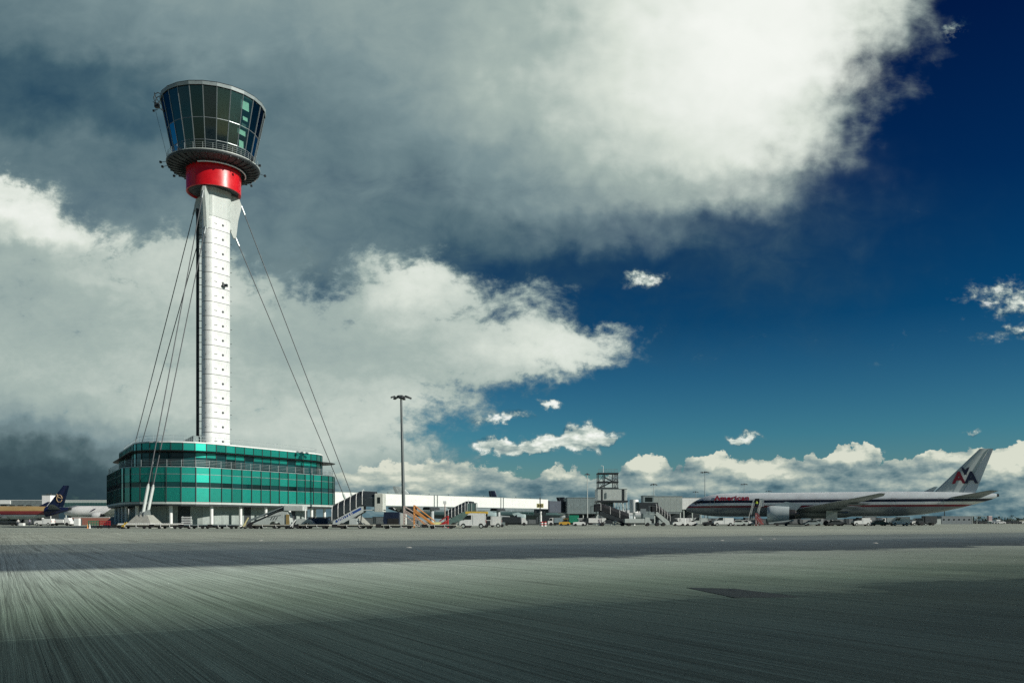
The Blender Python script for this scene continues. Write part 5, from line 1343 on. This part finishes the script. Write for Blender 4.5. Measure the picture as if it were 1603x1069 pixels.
step2 = open_stairs('small red maintenance steps right of the open grey stairs', 1194, 208, mat('dull_red_metal', (.25, .05, .05), .6), 1.6, 2.0, -1)

# ------------------------------------------------------------------ left background
lb_, W2, z2, z3 = block('terminal_pier', 'low white-roofed terminal pier behind the gold airliner at the left', 'building', -60, 66, 330, 783, 797, mat('left_pier_wall', (.16, .19, .19), .6, 0, .15, 1), 14, True, 14, white)
MB().box(-W2/2, W2/2-12, -.5, -.12, z3-1.4, z3-.05).build('white_fascia', white, lb_)
for k in range(6): MB().box(W2/2-22+k*3.2, W2/2-20+k*3.2, -.2, -.11, z2+.4, z3-1.8).build('window', tint, lb_)
block('stair_block', 'bright white sunlit block behind the navy tail at the left', 'building', 66, 79, 285, 775, 799, mat('bright_white_cladding', (.80, .80, .78), .5, 0, .03, 1), 5, False, 2)
lc_, W3_, z4, z5 = block('terminal_building', 'pale terminal building with green strip windows between the navy tail and the tower building', 'building', 100, 172, 345, 783, 797, mat('terminal_pale', (.42, .48, .45), .6, 0, .1, 1), 14, True, 10, white)
for k in range(16): MB().box(-W3_/2+.4+k*1.12, -W3_/2+1.3+k*1.12, -.2, -.11, z4+.8, z5-.9).build('window', mat('green_tint_glass', (.03, .09, .09), .1), lc_)
bw = thing('boundary_wall', 'low red brick clad wall between the white airliner and the red cart', 'wall', (at(142, 270), 270, 0))
for k in range(6): MB().box(-6+k*2.0, -4.02+k*2.0, -.2, .2, 0, 2.3).build('wall_panel', brick, bw)
MB().box(-6, 6, -.25, .25, 2.3, 2.45).build('coping', white, bw)
van('panel_van', 'white van with grey windows under the gold airliner rear', 70, 215, 4.2, 1.8)
truck('white pickup truck between the gold airliner tail and the brick wall', 96, 220, 5.5, 1.6, white, white, -1)
truck('low dark flatbed truck under the gold airliner at the frame edge', 8, 220, 7, 1.2, dark, dark, 1)
for k, (px, h, lab) in enumerate(((121, 1.9, 'tall white equipment box standing left of the brick wall'), (34, .7, 'small white box on the ground beside the person under the gold airliner'))):
    t = thing('equipment_box', lab, 'box', (at(px, 215), 215, 0)); MB().bevbox(-.65, .65, -.5, .5, .05, h, .05).build('body', white, t); MB().box(-.6, .6, -.45, .45, 0, .05).build('base', dark, t)
person('person', 'person in a pale top standing under the gold airliner at the left', (at(28.5, 214), 214, 0), .4, mat('pale_shirt', (.6, .6, .58), .7))
person('person', 'person in a lilac-grey top standing left of the white van under the gold airliner', (at(46, 212), 212, 0), -.3, mat('lilac_shirt', (.42, .40, .5), .7))
for k, (px, Y, lab) in enumerate(((938, 190, 'person in dark clothes standing at the foot of the black covered stairs'), (1363, 200, 'person in a white top standing right of the main wheels of the airliner'))):
    person('person', lab, (at(px, Y), Y, 0), k*.8, (mat('grey_shirt', (.2, .2, .22), .7), white)[k])

# ------------------------------------------------------------------ right background
rb_, W4_, z6, z7 = block('low_building', 'low grey building with six small square windows below the airliner tail', 'building', 1474, 1521, 380, 808, None, mat('low_block_grey', (.16, .19, .20), .7, 0, .1, 1), 10, False, 6)
for k in range(6): MB().box(-W4_/2+.7+k*2.25, -W4_/2+1.3+k*2.25, -.2, -.11, 1.7, 2.3).build('window', tint, rb_)
block('low_building', 'small pale annexe with a dark corner left of the six-window building', 'building', 1459, 1473, 372, 812, None, palegrey, 6, False, 3)
fr = thing('gantry_frame', 'thin open steel gantry frame right of the six-window building', 'gantry', (at(1537, 380), 380, 0))
for x in (-4.2, -2.2, 3.6): MB().bar((x, 0, 0), (x, 0, 3.5), .12, 5).build('post', palegrey, fr)
MB().bar((-4.2, 0, 3.5), (4.0, 0, 3.5), .14, 5).build('beam', grey, fr); MB().bar((-4.2, 0, 1.6), (4.0, 0, 1.6), .1, 5).build('beam', dark, fr)
bx = thing('cargo_container', 'white and pink striped container at the right end of the gantry frame', 'container', (at(1549, 380), 380, 0))
MB().box(-.75, .75, -.8, .8, 1.5, 3.5).build('shell', mat('faded_pink_sheet', (.4, .3, .3), .6), bx); MB().box(-.8, .8, -.85, .85, 3.5, 3.7).build('lid', white, bx); MB().box(-.8, .8, -.85, .85, 1.2, 1.5).build('base', white, bx)
for x in (-.6, .6): MB().box(x-.08, x+.08, -.5, .5, 0, 1.2).build('leg', grey, bx)
random.seed(11)
for k in range(14):
    px = (1524, 1529, 1533, 1538, 1545, 1556, 1561, 1566, 1574, 1580, 1585, 1591, 1597, 1601)[k]; Y = 395+random.random()*60
    col_, m = random.choice((('white', white), ('white', white), ('silver', palegrey), ('dark', dark), ('dark', dark)))
    ordn = ('first', 'second', 'third', 'fourth', 'fifth', 'sixth', 'seventh', 'eighth', 'ninth', 'tenth', 'eleventh', 'twelfth', 'thirteenth', 'fourteenth')[k]
    car('%s far car, %s in the row right of the six-window building' % (col_, ordn), px, Y, m, 'far cars right of the six-window building')
# far tree line and sheds
random.seed(5)
cr = MB()
for k in range(60):
    px = 1494+k*4.6+random.uniform(-3, 3); Y = 820+random.uniform(-60, 160); H = random.uniform(3.5, 7.0); X0 = at(px, Y)
    cr.bar((X0, Y, 0), (X0, Y, H*.4), .25, 5, .15)
    for j in range(60):
        a = random.random()*2*pi; u = random.random()**.5; z = H*(.1+.9*random.random()); rr_ = H*.75*u*sin(pi*min(1, max(.12, z/H-.05)/1.0)); c = Vector((X0+rr_*cos(a), Y+rr_*sin(a), z)); s_ = random.uniform(.4, .9)
        d1 = Vector((random.gauss(0,1), random.gauss(0,1), random.gauss(0,1))).normalized()*s_; d2 = Vector((random.gauss(0,1), random.gauss(0,1), random.gauss(0,1))).normalized()*s_
        cr.add([c-d1, c+d2, c+d1, c-d2], [(0,1,2,3)])
tag(cr.build('far_wood', treem, normals=False), 'dark distant tree line on the horizon at the right edge', 'trees', kind='stuff')
for k, (px0, px1, yt, lab) in enumerate(((1560, 1566, 813, 'tiny bright white shed on the right horizon'), (1596, 1625, 814.4, 'low cream shed at the right edge of the horizon'))):
    block('far_shed', lab, 'building', px0, px1, 700, yt, None, white if k == 0 else mat('cream_wall', (.5, .48, .35), .7), 12, False, 3)

# added dark containers fill unclear dark clutter and shade behind the aircraft
random.seed(21)
cm1 = MB().prism([(-1.5, .35), (-1.9, .9), (-1.9, 2.0), (1.6, 2.0), (1.6, .35)], -.8, .8).mesh('shell', mat('dark_filler_sheet', (.05, .065, .07), .6))
cm2 = MB().box(-1.6, 1.6, -.85, .85, .12, .33).mesh('base', dark)
cm3 = MB().box(-1.0, 1.2, -.83, -.805, .5, 1.85).mesh('curtain', mat('curtain_sheet', (.16, .18, .18), .7))
where = [('behind the polished airliner', 1108, 1450, 21, 252), ('behind the white van and the grey-teal airliner', 745, 905, 10, 262), ('under the gold airliner', -10, 118, 8, 262), ('between the blue striped stairs and the lamp mast', 530, 645, 6, 205)]
words = ('first', 'second', 'third', 'fourth', 'fifth', 'sixth', 'seventh', 'eighth', 'ninth', 'tenth', 'eleventh', 'twelfth', 'thirteenth', 'fourteenth', 'fifteenth', 'sixteenth', 'seventeenth', 'eighteenth', 'nineteenth', 'twentieth', 'last')
for (w_, p0, p1, n, Y) in where:
    for k in range(n):
        px = p0+(p1-p0)*k/(n-1)+random.uniform(-3, 3); y = Y+random.uniform(-5, 5)
        t = thing('cargo_container', 'added dark filler container %s, %s from the left' % (w_, words[k]), 'container', (at(px, y), y, 0), random.uniform(-.15, .15), 'added dark filler containers '+w_)
        a = put('shell', cm1, t); put('base', cm2, t); put('curtain', cm3, a)
        t.scale = (1, 1, random.uniform(.8, 1.25))
